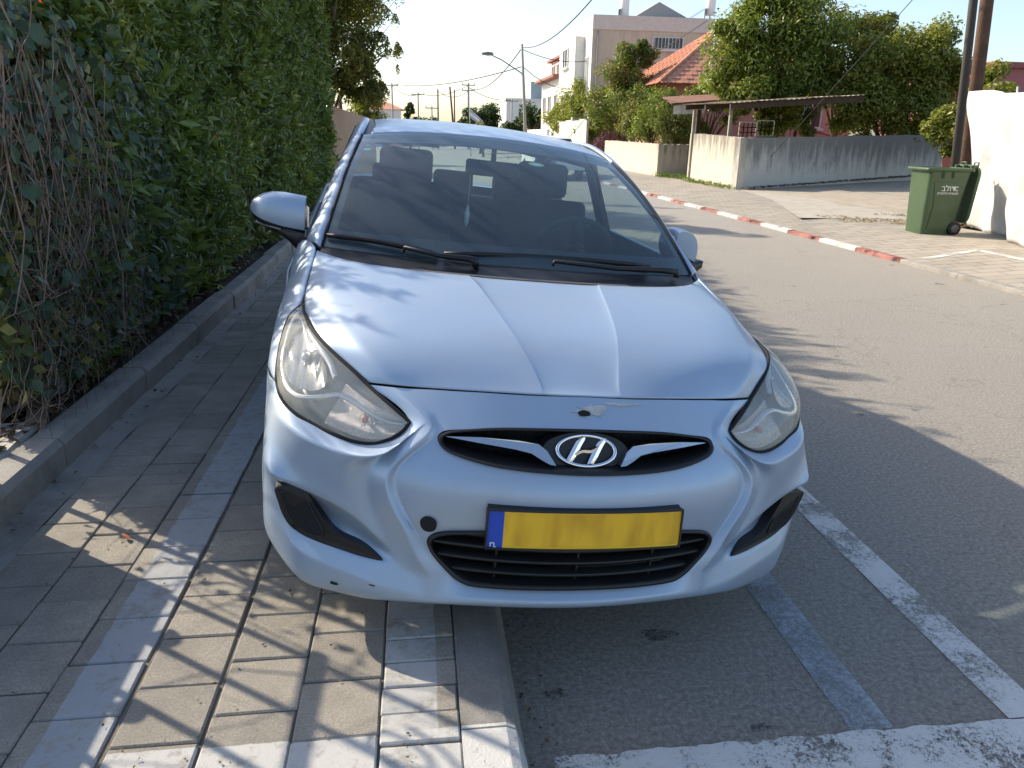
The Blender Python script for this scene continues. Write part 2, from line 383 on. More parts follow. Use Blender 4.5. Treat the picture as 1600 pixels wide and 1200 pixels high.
for k in range(len(ybs)-1):
    g = MB(); g.prism([(6.08, -.05), (6.083, .04), (6.10, .052), (6.192, .054), (6.219, .047), (6.2195, -.05)], lambda x, z: (x, ybs[k]+.004, z), lambda x, z: (x, ybs[k+1]-.004, z))
    g.build('kerb_stone', (KERBM if k == 0 else (KR if k % 2 else KW)), fk)
for ya, yb in ((-20, 7.765), (27.935, 90)):
    g = MB(); g.prism([(6.08, -.05), (6.083, .04), (6.10, .052), (6.192, .054), (6.219, .047), (6.2195, -.05)], lambda x, z: (x, ya, z), lambda x, z: (x, yb, z)); g.build('kerb_run', KERBM, fk)
zz = lambda q, m_: Vector((q[0]+m_.x, q[1]+m_.y, .0525+.07/1.28*(q[0]+m_.x-6.22)))
g = MB()
for a, b in (((6.36, 8.80), (7.40, 9.16)), ((7.40, 9.16), (7.36, 6.3))):
    d = Vector((b[0]-a[0], b[1]-a[1], 0)).normalized(); n = Vector((-d.y, d.x, 0))*.055
    g.raw([zz(a, -n), zz(b, -n), zz(b, n), zz(a, n)], [(0, 1, 2, 3)])
struct(g.build('bay_outline_white', PBAND))
# ------------------------------------------------------------------ car materials
def paint_build(nt, b):
    co = objco(nt)
    fl = noise(nt, 900, 2, .5, co)
    big = noise(nt, 3.0, 5, .6, co)
    c = mix(nt, fl, (.278, .362, .475), (.386, .482, .605))
    dirt = ramp(nt, big, [(.42, (0, 0, 0)), (.72, (1, 1, 1))])
    c = mix(nt, math_(nt, 'MULTIPLY', dirt, .26), c, (.42, .39, .35))
    nt.links.new(c, b.inputs['Base Color'])
    r = ramp(nt, noise(nt, 14, 6, .7, co), [(.3, (.38, .38, .38)), (.75, (.54, .54, .54))])
    nt.links.new(r, b.inputs['Roughness'])
    cr = ramp(nt, noise(nt, 40, 6, .75, co), [(.35, (.10, .10, .10)), (.8, (.30, .30, .30))])
    nt.links.new(cr, b.inputs['Coat Roughness'])
    nt.links.new(bump(nt, noise(nt, 220, 2, .5, co), .02, .002), b.inputs['Normal'])
PAINT = mat('silver_paint', (.55, .60, .67), .46, .40, coat=.5, build=paint_build)
BLACKP = mat('black_plastic', (.011, .011, .012), .42, var=.3, vscale=20, bmp=.15, bscale=400, bdist=.001)
BLACKD = mat('black_matte', (.008, .008, .009), .85)
GREYP = mat('grey_plastic', (.10, .10, .105), .6, var=.25, vscale=30, bmp=.2, bscale=300, bdist=.001)
CHROME = mat('chrome', (.82, .83, .85), .10, 1.0)
CHROMED = mat('satin_chrome', (.62, .63, .64), .24, 1.0)
RUBBER = mat('rubber', (.02, .02, .02), .75, var=.3, vscale=15)
SEATM = mat('seat_fabric', (.040, .042, .046), .9, var=.2, vscale=40, bmp=.3, bscale=300, bdist=.002)
DASHM = mat('dash_plastic', (.050, .052, .057), .62, bmp=.1, bscale=500, bdist=.001)
CREAM = mat('headliner', (.42, .42, .41), .9)
REDM = mat('tail_red', (.25, .01, .012), .25, coat=.5)
RIM = mat('rim_silver', (.45, .46, .48), .35, .8)
WHITEL = mat('sticker_white', (.75, .77, .78), .6)
def glass_mat(name, tint, refl_rough=.0, haze=0., haze_col=(.7, .75, .8)):
    M = bpy.data.materials.new(name); M.use_nodes = True; nt = M.node_tree; nt.nodes.clear()
    out = nt.nodes.new('ShaderNodeOutputMaterial'); tr = nt.nodes.new('ShaderNodeBsdfTransparent'); tr.inputs[0].default_value = (*tint, 1)
    gl = nt.nodes.new('ShaderNodeBsdfGlossy'); gl.inputs['Roughness'].default_value = refl_rough
    fr = nt.nodes.new('ShaderNodeFresnel'); bf = nt.nodes.new('ShaderNodeNewGeometry').outputs['Backfacing']; nt.links.new(math_(nt, 'MULTIPLY_ADD', bf, 1/1.5-1.5, 1.5), fr.inputs[0])
    mx = nt.nodes.new('ShaderNodeMixShader'); nt.links.new(fr.outputs[0], mx.inputs[0]); nt.links.new(tr.outputs[0], mx.inputs[1]); nt.links.new(gl.outputs[0], mx.inputs[2])
    last = mx
    if haze:
        df = nt.nodes.new('ShaderNodeBsdfDiffuse'); df.inputs[0].default_value = (*haze_col, 1)
        m2 = nt.nodes.new('ShaderNodeMixShader')
        f = ramp(nt, noise(nt, 6, 6, .7, objco(nt)), [(.25, (haze*.8,)*3), (.8, (min(1, haze*1.2),)*3)])
        nt.links.new(f, m2.inputs[0]); nt.links.new(mx.outputs[0], m2.inputs[1]); nt.links.new(df.outputs[0], m2.inputs[2]); last = m2
    nt.links.new(last.outputs[0], out.inputs[0]); MATS[name] = M
    return M
GLASS = glass_mat('window_glass', (.55, .68, .70), .0, .07, (.46, .60, .70))  # bluish haze painted in for the veil of reflected sky
SGLASS = glass_mat('side_glass', (.86, .92, .90), .0, .03)
LENS = glass_mat('hazy_lamp_lens', (.93, .93, .91), .08, .32, (.66, .66, .60))
BANDM = mat('glass_black_band', (.02, .021, .024), .08, coat=.6)

# ------------------------------------------------------------------ car
car = tag(add('parked_car', None), 'silver blue hatch-nosed sedan parked half on the sidewalk, front bumper chipped', 'car')
cm = Matrix(((0.99278, -0.07785, 0.09125, .3701), (0.07753, 0.99696, 0.00713, 1.7491), (-0.09153, 0, 0.9958, .065), (0, 0, 0, 1)))
car.matrix_world = cm
car['label'] = 'silver blue sedan parked half on the sidewalk with chipped front bumper'
def ybase(x, z):
    t = (z-.545)/.018
    return -.075+.42*x*x+.88*.018*(math.log1p(math.exp(t)) if t < 30 else t)
def P(x, z, dy=0.): return (x, ybase(x, z)+dy, z)
A = lambda *a: tuple(a)
# rows bottom to top, columns centre to wheel arch (c0..c13)
r0 = [P(0, .165, .10), P(.13, .163, .10), P(.24, .16, .10), P(.30, .157, .10), P(.335, .155, .10), P(.37, .152, .10), P(.42, .15, .10), P(.485, .145, .10), P(.55, .14, .09), P(.635, .14, .08), A(.70, .22, .145), A(.745, .28, .17), A(.80, .36, .21), A(.82, .46, .22)]
r1 = [P(0, .200, .004), P(.13, .199, .004), P(.24, .195, .004), P(.30, .191, .004), P(.335, .188, .004), P(.37, .184, .004), P(.42, .178, .004), P(.488, .168, .004), P(.555, .158, .004), P(.645, .158, .002), A(.722, .142, .165), A(.782, .212, .195), A(.832, .31, .225), A(.846, .45, .235)]
r2 = [P(0, .229, -.012), P(.13, .228, -.012), P(.24, .226, -.012), P(.30, .222, -.012), P(.335, .219, -.012), P(.37, .216, -.012), P(.42, .213, -.012), P(.49, .215, -.012), P(.56, .225, -.012), P(.655, .238, -.010), A(.735, .145, .259), A(.79, .198, .300), A(.836, .28, .32), A(.850, .45, .31)]
r3 = [P(0, .262, .016), P(.13, .261, .016), P(.24, .260, .014), P(.304, .265, .012), P(.338, .284, .008), P(.362, .276, .0), P(.405, .264, .022), P(.497, .274, .012), P(.566, .273, .012), P(.665, .283, .012), A(.742, .170, .300), A(.777, .205, .345), A(.838, .285, .38), A(.852, .46, .37)]
r4 = [P(0, .34), P(.13, .34), P(.25, .335), P(.35, .325), P(.385, .333, .004), P(.408, .335, -.002), P(.440, .325, .028), P(.497, .300, .026), P(.56, .318, .050), P(.65, .352, .058), A(.735, .212, .375), A(.787, .225, .405), A(.840, .29, .43), A(.853, .47, .42)]
r5 = [P(0, .428, .0), P(.13, .425, .0), P(.25, .414, .0), P(.345, .402, .0), P(.400, .372, .002), P(.436, .392, -.002), P(.468, .388, .028), P(.510, .347, .016), P(.56, .378, .006), P(.64, .423, .0), A(.734, .152, .443), A(.805, .182, .463), A(.838, .275, .480), A(.853, .475, .475)]
r6 = [P(0, .518, -.002), P(.13, .518, -.002), P(.25, .518, -.002), P(.34, .519, -.002), P(.42, .521, -.002), P(.496, .525, -.002), P(.530, .518, .022), P(.570, .513, .012), P(.615, .514, -.004), P(.685, .516, .002), A(.752, .176, .518), A(.806, .222, .520), A(.838, .30, .535), A(.853, .49, .545)]
r7 = [P(0, .580), P(.13, .581), P(.25, .586), P(.335, .598, .0), P(.386, .620), P(.420, .609, -.003), A(.452, .088, .632), A(.490, .064, .606), A(.551, .043, .582), A(.655, .108, .573), A(.742, .172, .588), A(.806, .268, .608), A(.836, .37, .618), A(.853, .50, .625)]
r8 = [P(0, .671), P(.13, .669), P(.25, .662), P(.335, .652), P(.376, .643), P(.392, .664, -.002), A(.423, .098, .667), A(.457, .113, .650), A(.554, .100, .592), A(.655, .150, .599), A(.752, .226, .623), A(.809, .343, .662), A(.838, .43, .660), A(.852, .52, .658)]
r9 = [P(0, .742), P(.13, .739), P(.26, .736), P(.335, .732), P(.392, .729), P(.445, .7245), P(.503, .7205), A(.568, .216, .7155)]+[A(.62, .24, .72)]*6
BROWS = [r0, r1, r2, r3, r4, r5, r6, r7, r8, r9]
# panel inside the hexagon sits back; an extra column carries the crest of its frame
crest = [P(.395, .151, .10), P(.395, .181, .004), P(.392, .2145, -.012), P(.388, .268, -.003), P(.431, .330, -.010), P(.461, .398, -.012), P(.516, .5235, -.012), P(.436, .615, -.010), P(.404, .668, -.006), P(.473, .7225)]
outer = [None, None, None, P(.435, .266, .008), P(.462, .316, .010), P(.488, .372, .008), P(.545, .518, .004), None, None, None]
inner = [None, None, None, P(.358, .278, .003), P(.404, .337, .008), P(.434, .394, .010), P(.494, .525, .010), P(.416, .611, .006), None, None]
for i_, r_ in enumerate(BROWS):
    if inner[i_]: r_[5] = inner[i_]
    if outer[i_]: r_[6] = outer[i_]
    r_.insert(6, crest[i_])
    if 3 <= i_ <= 7:   # whole inner panel a little behind the crest
        for j_ in range(0, 5): r_[j_] = (r_[j_][0], r_[j_][1]+.006, r_[j_][2])
holes = [(7, j) for j in range(0, 4)]+[(3, j) for j in range(0, 4)]+[(4, j) for j in range(0, 4)]+[(8, j) for j in range(8, 14)]
bumper = panel('front_bumper', BROWS, PAINT, car, True, crease_rows={2: .75, 5: (.95, 8, 13), 7: (.8, 7, 12), 3: (.6, 0, 12), 9: 1., 8: (1., 8, 14)},
               crease_cols={5: (.7, 3, 7), 6: (.85, 2, 8), 7: (.6, 8, 9), 14: 1., 12: (.35, 5, 6)}, holes=holes, levels=3)
r9 = r9[:6]+r9[7:]
# ---- hood
def hr(y0, zs, xs, ys=None): return [(x, (y0 if ys is None else ys[k]), z) for k, (x, z) in enumerate(zip(xs, zs))]
h0 = [P(0, .7455), P(.08, .7445), P(.108, .744), P(.14, .743), P(.30, .738), P(.42, .731), P(.500, .7255), A(.566, .222, .719)]
h1 = [A(0, .140, .7605), A(.085, .140, .7605), A(.112, .142, .765), A(.145, .146, .766), A(.30, .168, .768), A(.42, .190, .764), A(.520, .207, .750), A(.590, .243, .735)]
h2 = [A(0, .225, .804), A(.10, .225, .807), A(.134, .228, .812), A(.17, .230, .813), A(.33, .240, .814), A(.47, .260, .811), A(.582, .275, .796), A(.645, .298, .764)]
h3 = [A(0, .345, .850), A(.125, .345, .853), A(.165, .350, .859), A(.205, .355, .859), A(.36, .365, .857), A(.52, .378, .852), A(.628, .388, .832), A(.700, .375, .797)]
h4 = [A(0, .52, .888), A(.15, .52, .8915), A(.193, .525, .898), A(.235, .53, .898), A(.39, .54, .895), A(.56, .56, .888), A(.677, .580, .866), A(.748, .56, .821)]
h5 = [A(0, .66, .914), A(.17, .66, .917), A(.213, .665, .923), A(.255, .67, .922), A(.41, .69, .917), A(.58, .73, .910), A(.706, .76, .897), A(.757, .76, .862)]
h6 = [A(0, .755, .931), A(.19, .762, .931), A(.23, .768, .935), A(.275, .775, .934), A(.43, .81, .933), A(.60, .885, .933), A(.69, .975, .935), A(.740, 1.045, .938)]
hood = panel('hood', [h0, h1, h2, h3, h4, h5, h6], PAINT, car, True, crease_rows={0: 1., 6: 1.}, crease_cols={2: (.55, 1, 6), 6: (.45, 0, 5), 7: 1.}, levels=3, solid=.006)
# ---- fenders
F = [  # stations front to rear: top edge, upper, shoulder, arch edge
    [A(.812, .348, .667), A(.826, .39, .668), A(.842, .46, .668), A(.853, .522, .662)],
    [A(.818, .405, .690), A(.830, .44, .690), A(.845, .49, .688), A(.854, .56, .676)],
    [A(.814, .475, .732), A(.830, .51, .728), A(.846, .56, .718), A(.855, .62, .695)],
    [A(.806, .565, .776), A(.826, .60, .765), A(.845, .65, .745), A(.856, .70, .712)],
    [A(.768, .690, .824), A(.803, .705, .813), A(.842, .74, .770), A(.856, .79, .720)],
    [A(.760, .78, .860), A(.793, .79, .847), A(.842, .84, .785), A(.856, .88, .718)],
    [A(.753, .90, .897), A(.786, .91, .882), A(.843, .96, .795), A(.856, .99, .690)],
    [A(.744, 1.045, .938), A(.778, 1.06, .920), A(.844, 1.09, .802), A(.856, 1.09, .620)],
    [A(.762, 1.12, .952), A(.782, 1.14, .935), A(.845, 1.16, .806), A(.856, 1.155, .52)],
    [A(.782, 1.20, .955), A(.790, 1.21, .942), A(.846, 1.22, .810), A(.854, 1.185, .36)],
    [A(.785, 1.275, .956), A(.792, 1.275, .944), A(.847, 1.275, .812), A(.842, 1.275, .22)],
]
for s in (1, -1):
    panel('front_fender', F, PAINT, car, False, s, crease_rows={0: 1., 10: 1.}, crease_cols={0: 1., 3: 1.}, levels=2, solid=.008)
# ---- doors and rear quarter, one flank per side cut in panels
def arch(y, yc, z0):
    d = abs(y-yc)
    return max(z0, .31+math.sqrt(max(0, .345**2-d*d))) if d < .345 else z0
def flank(y):
    t = max(0, (y-3.3)/1.05); n = .10*t*t; sh = -.02*t
    zb = arch(y, 3.415, .20)
    belt = .956+.045*min(1, max(0, (y-1.3)/2.0))
    xs = [(.838-n, zb), (.850-n, max(.36, zb+.03)), (.856-n, max(.58, zb+.06)), (.849-n, .815+.04*min(1, (y-1.28)/2)), (.793-n*.9, belt-.012), (.782-n*.9, belt)]
    return [(x, y, z) for x, z in xs]
for s in (1, -1):
    for nm, ys in (('front_door', (1.28, 1.5, 1.8, 2.1, 2.325)), ('rear_door', (2.331, 2.6, 2.85, 3.05, 3.12)), ('rear_quarter', (3.126, 3.2, 3.3, 3.415, 3.53, 3.64, 3.73, 3.78, 3.95, 4.12, 4.26))):
        pn = panel(nm, [flank(y) for y in ys], PAINT, car, False, s, crease_cols={0: 1., 5: 1., 3: .5}, crease_rows={0: 1., len(ys)-1: 1.}, levels=2, solid=.01)
        if 'door' in nm:
            yh = ys[-1]-.22
            h = MB().tube([(s*.858, yh, .845), (s*.893, yh+.03, .852), (s*.893, yh+.14, .855), (s*.858, yh+.17, .848)], [.012, .014, .014, .012], 8).build('door_handle', PAINT, pn)
# ---- windscreen, pillars, roof
def wsrow(t):
    xs = (0, .2, .4, .55, .66, 1.0)
    c0 = [A(0, .925, .952), A(.22, .940, .951), A(.44, .985, .950), A(.60, 1.03, .950), A(.68, 1.062, .950), A(.722, 1.085, .951)]
    c1 = [A(0, 1.765, 1.392), A(.18, 1.775, 1.389), A(.36, 1.80, 1.379), A(.48, 1.83, 1.366), A(.55, 1.85, 1.355), A(.590, 1.864, 1.346)]
    o = []
    for a, b in zip(c0, c1):
        p = Vector(a).lerp(Vector(b), t); bow = .035*4*t*(1-t)
        o.append((p.x, p.y-bow*.45, p.z+bow*.9))
    return o
ws = panel('windshield', [wsrow(t) for t in (0, .2, .45, .7, 1.)], GLASS, car, True, crease_rows={0: 1., 4: 1.}, crease_cols={5: 1.}, levels=3)
def wspt(u, t, off=0.):
    r = wsrow(t); k = abs(u)*5; i = min(4, int(k)); f = k-i
    p = Vector(r[i]).lerp(Vector(r[i+1]), f); p.x *= (1 if u >= 0 else -1)
    return p+Vector((0, -.42, .9))*off
# ceramic band round the glass edge (3 mm inside)
bd = MB()
N = 24
def band(pa, pb):
    bd.grid([[pa(k/N) for k in range(N+1)], [pb(k/N) for k in range(N+1)]])
for s in (1, -1):
    band(lambda k: wspt(s*.995, .0+k, -.003), lambda k: wspt(s*(.84+.03*k), k, -.003))
band(lambda k: wspt(-.99+1.98*k, 1., -.003), lambda k: wspt(-.99+1.98*k, .875, -.003))  # top strip widened to paint in the dark roof interior as well
band(lambda k: wspt(-.99+1.98*k, .0, -.003), lambda k: wspt(-.99+1.98*k, .11, -.003))
bd.build('glass_band', BANDM, ws)
RF = [[A(0, 1.775, 1.3945), A(.18, 1.785, 1.3915), A(.36, 1.81, 1.3815), A(.47, 1.838, 1.370), A(.552, 1.862, 1.357)],
      [A(0, 2.0, 1.428), A(.18, 2.0, 1.425), A(.36, 2.02, 1.415), A(.46, 2.03, 1.405), A(.533, 2.05, 1.392)],
      [A(0, 2.4, 1.458), A(.18, 2.4, 1.455), A(.36, 2.4, 1.445), A(.46, 2.4, 1.436), A(.528, 2.4, 1.424)],
      [A(0, 2.8, 1.455), A(.18, 2.8, 1.452), A(.36, 2.8, 1.442), A(.46, 2.8, 1.433), A(.528, 2.8, 1.421)],
      [A(0, 3.2, 1.415), A(.18, 3.2, 1.412), A(.36, 3.19, 1.403), A(.46, 3.18, 1.396), A(.527, 3.16, 1.386)]]
panel('roof', RF, PAINT, car, True, crease_rows={0: 1., 4: 1.}, crease_cols={4: 1.}, levels=3, solid=.008)
RL = [[A(.724, 1.085, .951), A(.752, 1.10, .962), A(.785, 1.17, .955)], [A(.693, 1.28, 1.066), A(.718, 1.31, 1.078), A(.746, 1.37, 1.055)],
      [A(.657, 1.50, 1.188), A(.680, 1.54, 1.198), A(.708, 1.60, 1.170)], [A(.621, 1.70, 1.285), A(.643, 1.75, 1.295), A(.670, 1.82, 1.262)],
      [A(.590, 1.866, 1.350), A(.612, 1.92, 1.361), A(.642, 1.99, 1.322)], [A(.562, 2.10, 1.403), A(.590, 2.15, 1.412), A(.628, 2.20, 1.363)],
      [A(.552, 2.40, 1.425), A(.583, 2.40, 1.428), A(.622, 2.40, 1.378)], [A(.552, 2.80, 1.422), A(.583, 2.80, 1.424), A(.622, 2.80, 1.374)],
      [A(.550, 3.16, 1.388), A(.582, 3.16, 1.388), A(.622, 3.12, 1.335)], [A(.575, 3.50, 1.238), A(.612, 3.50, 1.228), A(.668, 3.40, 1.20)],
      [A(.620, 3.82, 1.075), A(.670, 3.84, 1.055), A(.760, 3.62, 1.02)]]
for s in (1, -1):
    panel('pillar_rail', RL, PAINT, car, False, s, crease_cols={0: 1., 2: 1.}, crease_rows={0: 1., 10: 1.}, levels=2, solid=.02)
    tb = MB(); tb.grid([[(s*.528, 1.90, 1.352), (s*.5285, 2.05, 1.384), (s*.526, 2.4, 1.417), (s*.526, 2.8, 1.414), (s*.526, 3.16, 1.379)], [(s*.60, 1.88, 1.342), (s*.566, 2.09, 1.392), (s*.554, 2.4, 1.416), (s*.554, 2.8, 1.413), (s*.552, 3.16, 1.379)]])
    tb.build('roof_moulding', BLACKP, car)
    # black gasket along the screen edge
    MB().tube([Vector(wspt(s*1.0, t/10, 0))+Vector((s*.002, 0, .0)) for t in range(11)], .006, 6).build('screen_gasket', BLACKD, car)
    # side glass, B pillar
    g = MB(); g.grid([[(s*.782, 1.22, .958), (s*.781, 1.7, .966), (s*.779, 2.28, .978)], [(s*.735, 1.42, 1.085), (s*.715, 1.75, 1.16), (s*.702, 2.28, 1.19)], [(s*.700, 1.63, 1.172), (s*.655, 1.93, 1.30), (s*.622, 2.28, 1.372)]])
    g.build('door_window', SGLASS, car)
    g = MB(); g.grid([[(s*.778, 2.40, .980), (s*.777, 2.8, .99), (s*.772, 3.30, 1.0)], [(s*.70, 2.40, 1.19), (s*.70, 2.8, 1.19), (s*.715, 3.30, 1.13)], [(s*.622, 2.40, 1.375), (s*.622, 2.8, 1.372), (s*.648, 3.22, 1.28)]])
    g.build('door_window', SGLASS, car)
    MB().prism([(2.27, .97), (2.41, .97), (2.41, 1.385), (2.27, 1.385)], lambda y, z: (s*(.782-(z-.97)*.385), y, z), lambda y, z: (s*(.752-(z-.97)*.385), y, z)).build('door_pillar', BLACKP, car)
    MB().prism([(3.22, .97), (3.62, .99), (3.42, 1.19), (3.14, 1.33)], lambda y, z: (s*(.776-(z-.97)*.36), y, z), lambda y, z: (s*(.74-(z-.97)*.36), y, z)).build('rear_pillar', PAINT, car)
    MB().tube([(s*.786, 1.20, .958), (s*.785, 1.8, .968), (s*.781, 2.5, .984), (s*.775, 3.3, 1.003)], .009, 6).build('window_trim', BLACKP, car)
# rear window, boot, tail
rw = [[A(0, 3.215, 1.405), A(.3, 3.205, 1.398), A(.552, 3.17, 1.378)], [A(0, 3.50, 1.27), A(.32, 3.49, 1.262), A(.575, 3.47, 1.245)], [A(0, 3.80, 1.085), A(.35, 3.80, 1.08), A(.62, 3.79, 1.075)]]
panel('rear_window', rw, SGLASS, car, True, crease_rows={0: 1., 2: 1.}, crease_cols={2: 1.}, levels=2)
bt = [[A(0, 3.80, 1.078), A(.35, 3.80, 1.073), A(.62, 3.80, 1.062), A(.735, 3.72, 1.0)], [A(0, 4.05, 1.085), A(.35, 4.05, 1.08), A(.60, 4.03, 1.068), A(.71, 4.0, .99)], [A(0, 4.24, 1.075), A(.35, 4.23, 1.07), A(.58, 4.19, 1.055), A(.68, 4.12, .98)],
      [A(0, 4.27, 1.0), A(.35, 4.26, .99), A(.58, 4.22, .97), A(.69, 4.15, .93)], [A(0, 4.31, .75), A(.35, 4.30, .75), A(.62, 4.25, .75), A(.76, 4.16, .75)], [A(0, 4.36, .60), A(.35, 4.35, .6), A(.65, 4.29, .6), A(.79, 4.17, .6)],
      [A(0, 4.35, .40), A(.35, 4.34, .4), A(.65, 4.28, .4), A(.78, 4.17, .4)], [A(0, 4.28, .24), A(.35, 4.27, .24), A(.63, 4.22, .24), A(.76, 4.13, .24)]]
panel('boot_and_rear_bumper', bt, PAINT, car, True, crease_rows={0: 1., 2: .6, 5: .4}, levels=2)
for s in (1, -1):
    MB().grid([[(s*.60, 4.245, .95), (s*.70, 4.16, .95), (s*.752, 4.02, .94)], [(s*.61, 4.272, .85), (s*.74, 4.19, .85), (s*.795, 4.02, .85)], [(s*.64, 4.275, .76), (s*.77, 4.19, .76), (s*.80, 4.05, .78)]]).build('tail_lamp', REDM, car)
# cowl panel with perforated vent
def cowl_build(nt, b):
    co = objco(nt); s = sep(nt, co)
    d = math_(nt, 'MULTIPLY', math_(nt, 'ABSOLUTE', math_(nt, 'SINE', math_(nt, 'MULTIPLY', s[0], 420.))), math_(nt, 'ABSOLUTE', math_(nt, 'SINE', math_(nt, 'MULTIPLY', s[1], 420.))))
    c = ramp(nt, d, [(.42, (.10, .10, .10)), (.5, (.006, .006, .006))]); nt.links.new(c, b.inputs['Base Color'])
COWLV = mat('vent_perforated', (.05, .05, .05), .7, build=cowl_build)
cl = panel('cowl', [[A(0, .757, .928), A(.19, .764, .928), A(.43, .812, .929), A(.60, .887, .929), A(.70, .985, .931), A(.738, 1.05, .934)],
                    [A(0, .83, .924), A(.19, .84, .924), A(.43, .885, .924), A(.61, .95, .924), A(.70, 1.01, .927), A(.73, 1.06, .93)],
                    [A(0, .925, .949), A(.22, .940, .948), A(.44, .985, .947), A(.60, 1.03, .947), A(.68, 1.062, .946), A(.726, 1.083, .946)]], BLACKP, car, True, crease_rows={0: 1., 2: 1.}, levels=2)
v = MB(); v.grid([[(x, .772+.19*max(0, abs(x)-.05)**1.6, .9325) for x in np.linspace(-.42, .36, 30)], [(x, .802+.19*max(0, abs(x)-.05)**1.6, .9318) for x in np.linspace(-.42, .36, 30)]])
v.build('vent_strip', COWLV, cl)
# ---- wipers
def wiper(name, piv, tip, b0, b1):
    w = MB(); a, t = Vector(piv), Vector(tip); md = a.lerp(t, .5)+Vector((0, -.008, .012))
    w.tube([a, a+Vector((0, 0, .022)), a.lerp(t, .12)+Vector((0, 0, .022)), md, t+Vector((0, -.012, .016)), t], [.016, .015, .012, .009, .007, .006], 8)
    o = w.build(name, BLACKP, car)
    b = MB(); B0, B1 = Vector(b0), Vector(b1)
    pts = [B0.lerp(B1, k/10)+Vector((0, -.004, .01))*math.sin(math.pi*k/10) for k in range(11)]
    b.tube(pts, [.006]+[.010]*9+[.006], 6); b.tube([p+Vector((0, .004, -.009)) for p in pts], .004, 4)
    b.build('wiper_blade', BLACKP, o)
    return o
wiper('wiper', (.62, 1.00, .948), (.10, .925, .968), wspt(.50, .028, .016), wspt(-.27, .018, .016))
wiper('wiper', (-.19, .905, .945), (-.44, .955, .972), wspt(-.29, .008, .016), wspt(-.965, .045, .016))
# ---- grilles
def ring_yz(poly, dy): return [(x, ybase(x, z)+dy, z) for x, z in poly]
def sym(half): return half+[(-x, z) for x, z in reversed(half) if abs(x) > 1e-6]
ug = sym([(0, .672), (.115, .670), (.22, .665), (.297, .656), (.345, .648), (.372, .640), (.384, .630), (.383, .618), (.368, .607), (.335, .598), (.27, .588), (.20, .583), (.10, .580), (0, .579)])
lg = sym([(0, .430), (.15, .426), (.25, .416), (.33, .406), (.368, .397), (.392, .383), (.400, .366), (.396, .348), (.380, .325), (.355, .300), (.330, .277), (.306, .264), (.28, .258), (.20, .258), (.10, .260), (0, .261)])
def surround(name, poly, cx, cz, mt, d0=-.002, d1=.05, grow=1.02):
    pl = catmull([(x, 0, z) for x, z in poly], 3, True); g = MB()
    def ringp(k, dy): return [(cx+(p.x-cx)*k[0], ybase(abs(cx+(p.x-cx)*k[0]), cz+(p.z-cz)*k[1])+dy, cz+(p.z-cz)*k[1]) for p in pl]
    g.grid([ringp((1.008, 1.05), .012), ringp((1.003, 1.03), -.004), ringp((.985, .93), -.004), ringp((.975, .88), .006), ringp((.965, .84), d1)], True, True)
    return g.build(name, mt, car)
sg = surround('upper_grille', ug, 0, .624, BLACKP, d1=.06)
g = MB(); g.grid([[(x, .09+.3*x*x, z) for x in np.linspace(-.40, .40, 21)] for z in (.56, .69)]); g.build('grille_backing', BLACKD, sg)
gm = MB()
for row in range(6):
    for cx_ in range(-15, 16):
        x = cx_*.025+(.0125 if row % 2 else 0); z = .585+row*.0165
        if not (abs(x) < .36 and z < .67-.25*max(0, abs(x)-.2)): continue
        pts = [(x+.0125*math.cos(a), .072+.32*x*x+.5*(z-.6), z+.0105*math.sin(a)) for a in [math.pi/6+k*math.pi/3 for k in range(7)]]
        gm.tube(pts, .0016, 4, False)
gm.build('grille_mesh', BLACKP, sg)
for s in (1, -1):  # chrome wing bars
    wb = [(.372, .633), (.28, .640), (.18, .6405), (.13, .636), (.110, .624), (.096, .605), (.088, .594), (.105, .596), (.125, .604), (.15, .616), (.19, .622), (.28, .628)]
    MB().prism(wb, lambda x, z: (s*x, ybase(x, z)+.004, z), lambda x, z: (s*x, ybase(x, z)+.03, z)).build('chrome_wing', CHROMED, sg)
pz = MB(); pz.prism([(.118*math.cos(a)+.0, .62+.044*math.sin(a)) for a in [k*math.pi/16 for k in range(32)]], lambda x, z: (x, .018+.5*(z-.62), z), lambda x, z: (x, .06+.5*(z-.62), z)); pz.build('emblem_plinth', BLACKP, sg)
em = add('emblem', None, car)
em.matrix_local = Matrix.Translation((0, .014, .622)) @ Matrix.Rotation(R(-38), 4, 'X')
er = MB(); er.tube([(.080*math.cos(a), 0, .042*math.sin(a)) for a in [k*math.pi/32 for k in range(65)]], .0058, 8, False); er.build('emblem_ring', CHROME, em)
# slanted letter built of two legs and a wavy crossbar
hl = [(-.052, -.026), (-.036, -.034), (-.014, -.006), (.010, -.004), (.004, -.036), (.024, -.037), (.030, -.016), (.052, .026), (.036, .034), (.014, .006), (-.010, .004), (-.004, .036), (-.024, .037), (-.030, .016)]
hs = [(-.062, -.020), (-.046, -.033), (-.030, -.016), (-.016, -.005), (.006, -.004), (.012, -.012), (.004, -.037), (.022, -.036), (.034, -.008), (.046, .012), (.062, .020), (.046, .033), (.030, .016), (.016, .005), (-.006, .004), (-.012, .012), (-.004, .037), (-.022, .036), (-.034, .008), (-.046, -.012)]
HP = [(-.058, -.024), (-.034, -.036), (-.018, -.010), (.004, -.004), (.008, -.012), (-.004, -.0385), (.018, -.0385), (.028, -.016), (.040, .006), (.058, .024), (.034, .036), (.018, .010), (-.004, .004), (-.008, .012), (.004, .0385), (-.018, .0385), (-.028, .016), (-.040, -.006)]
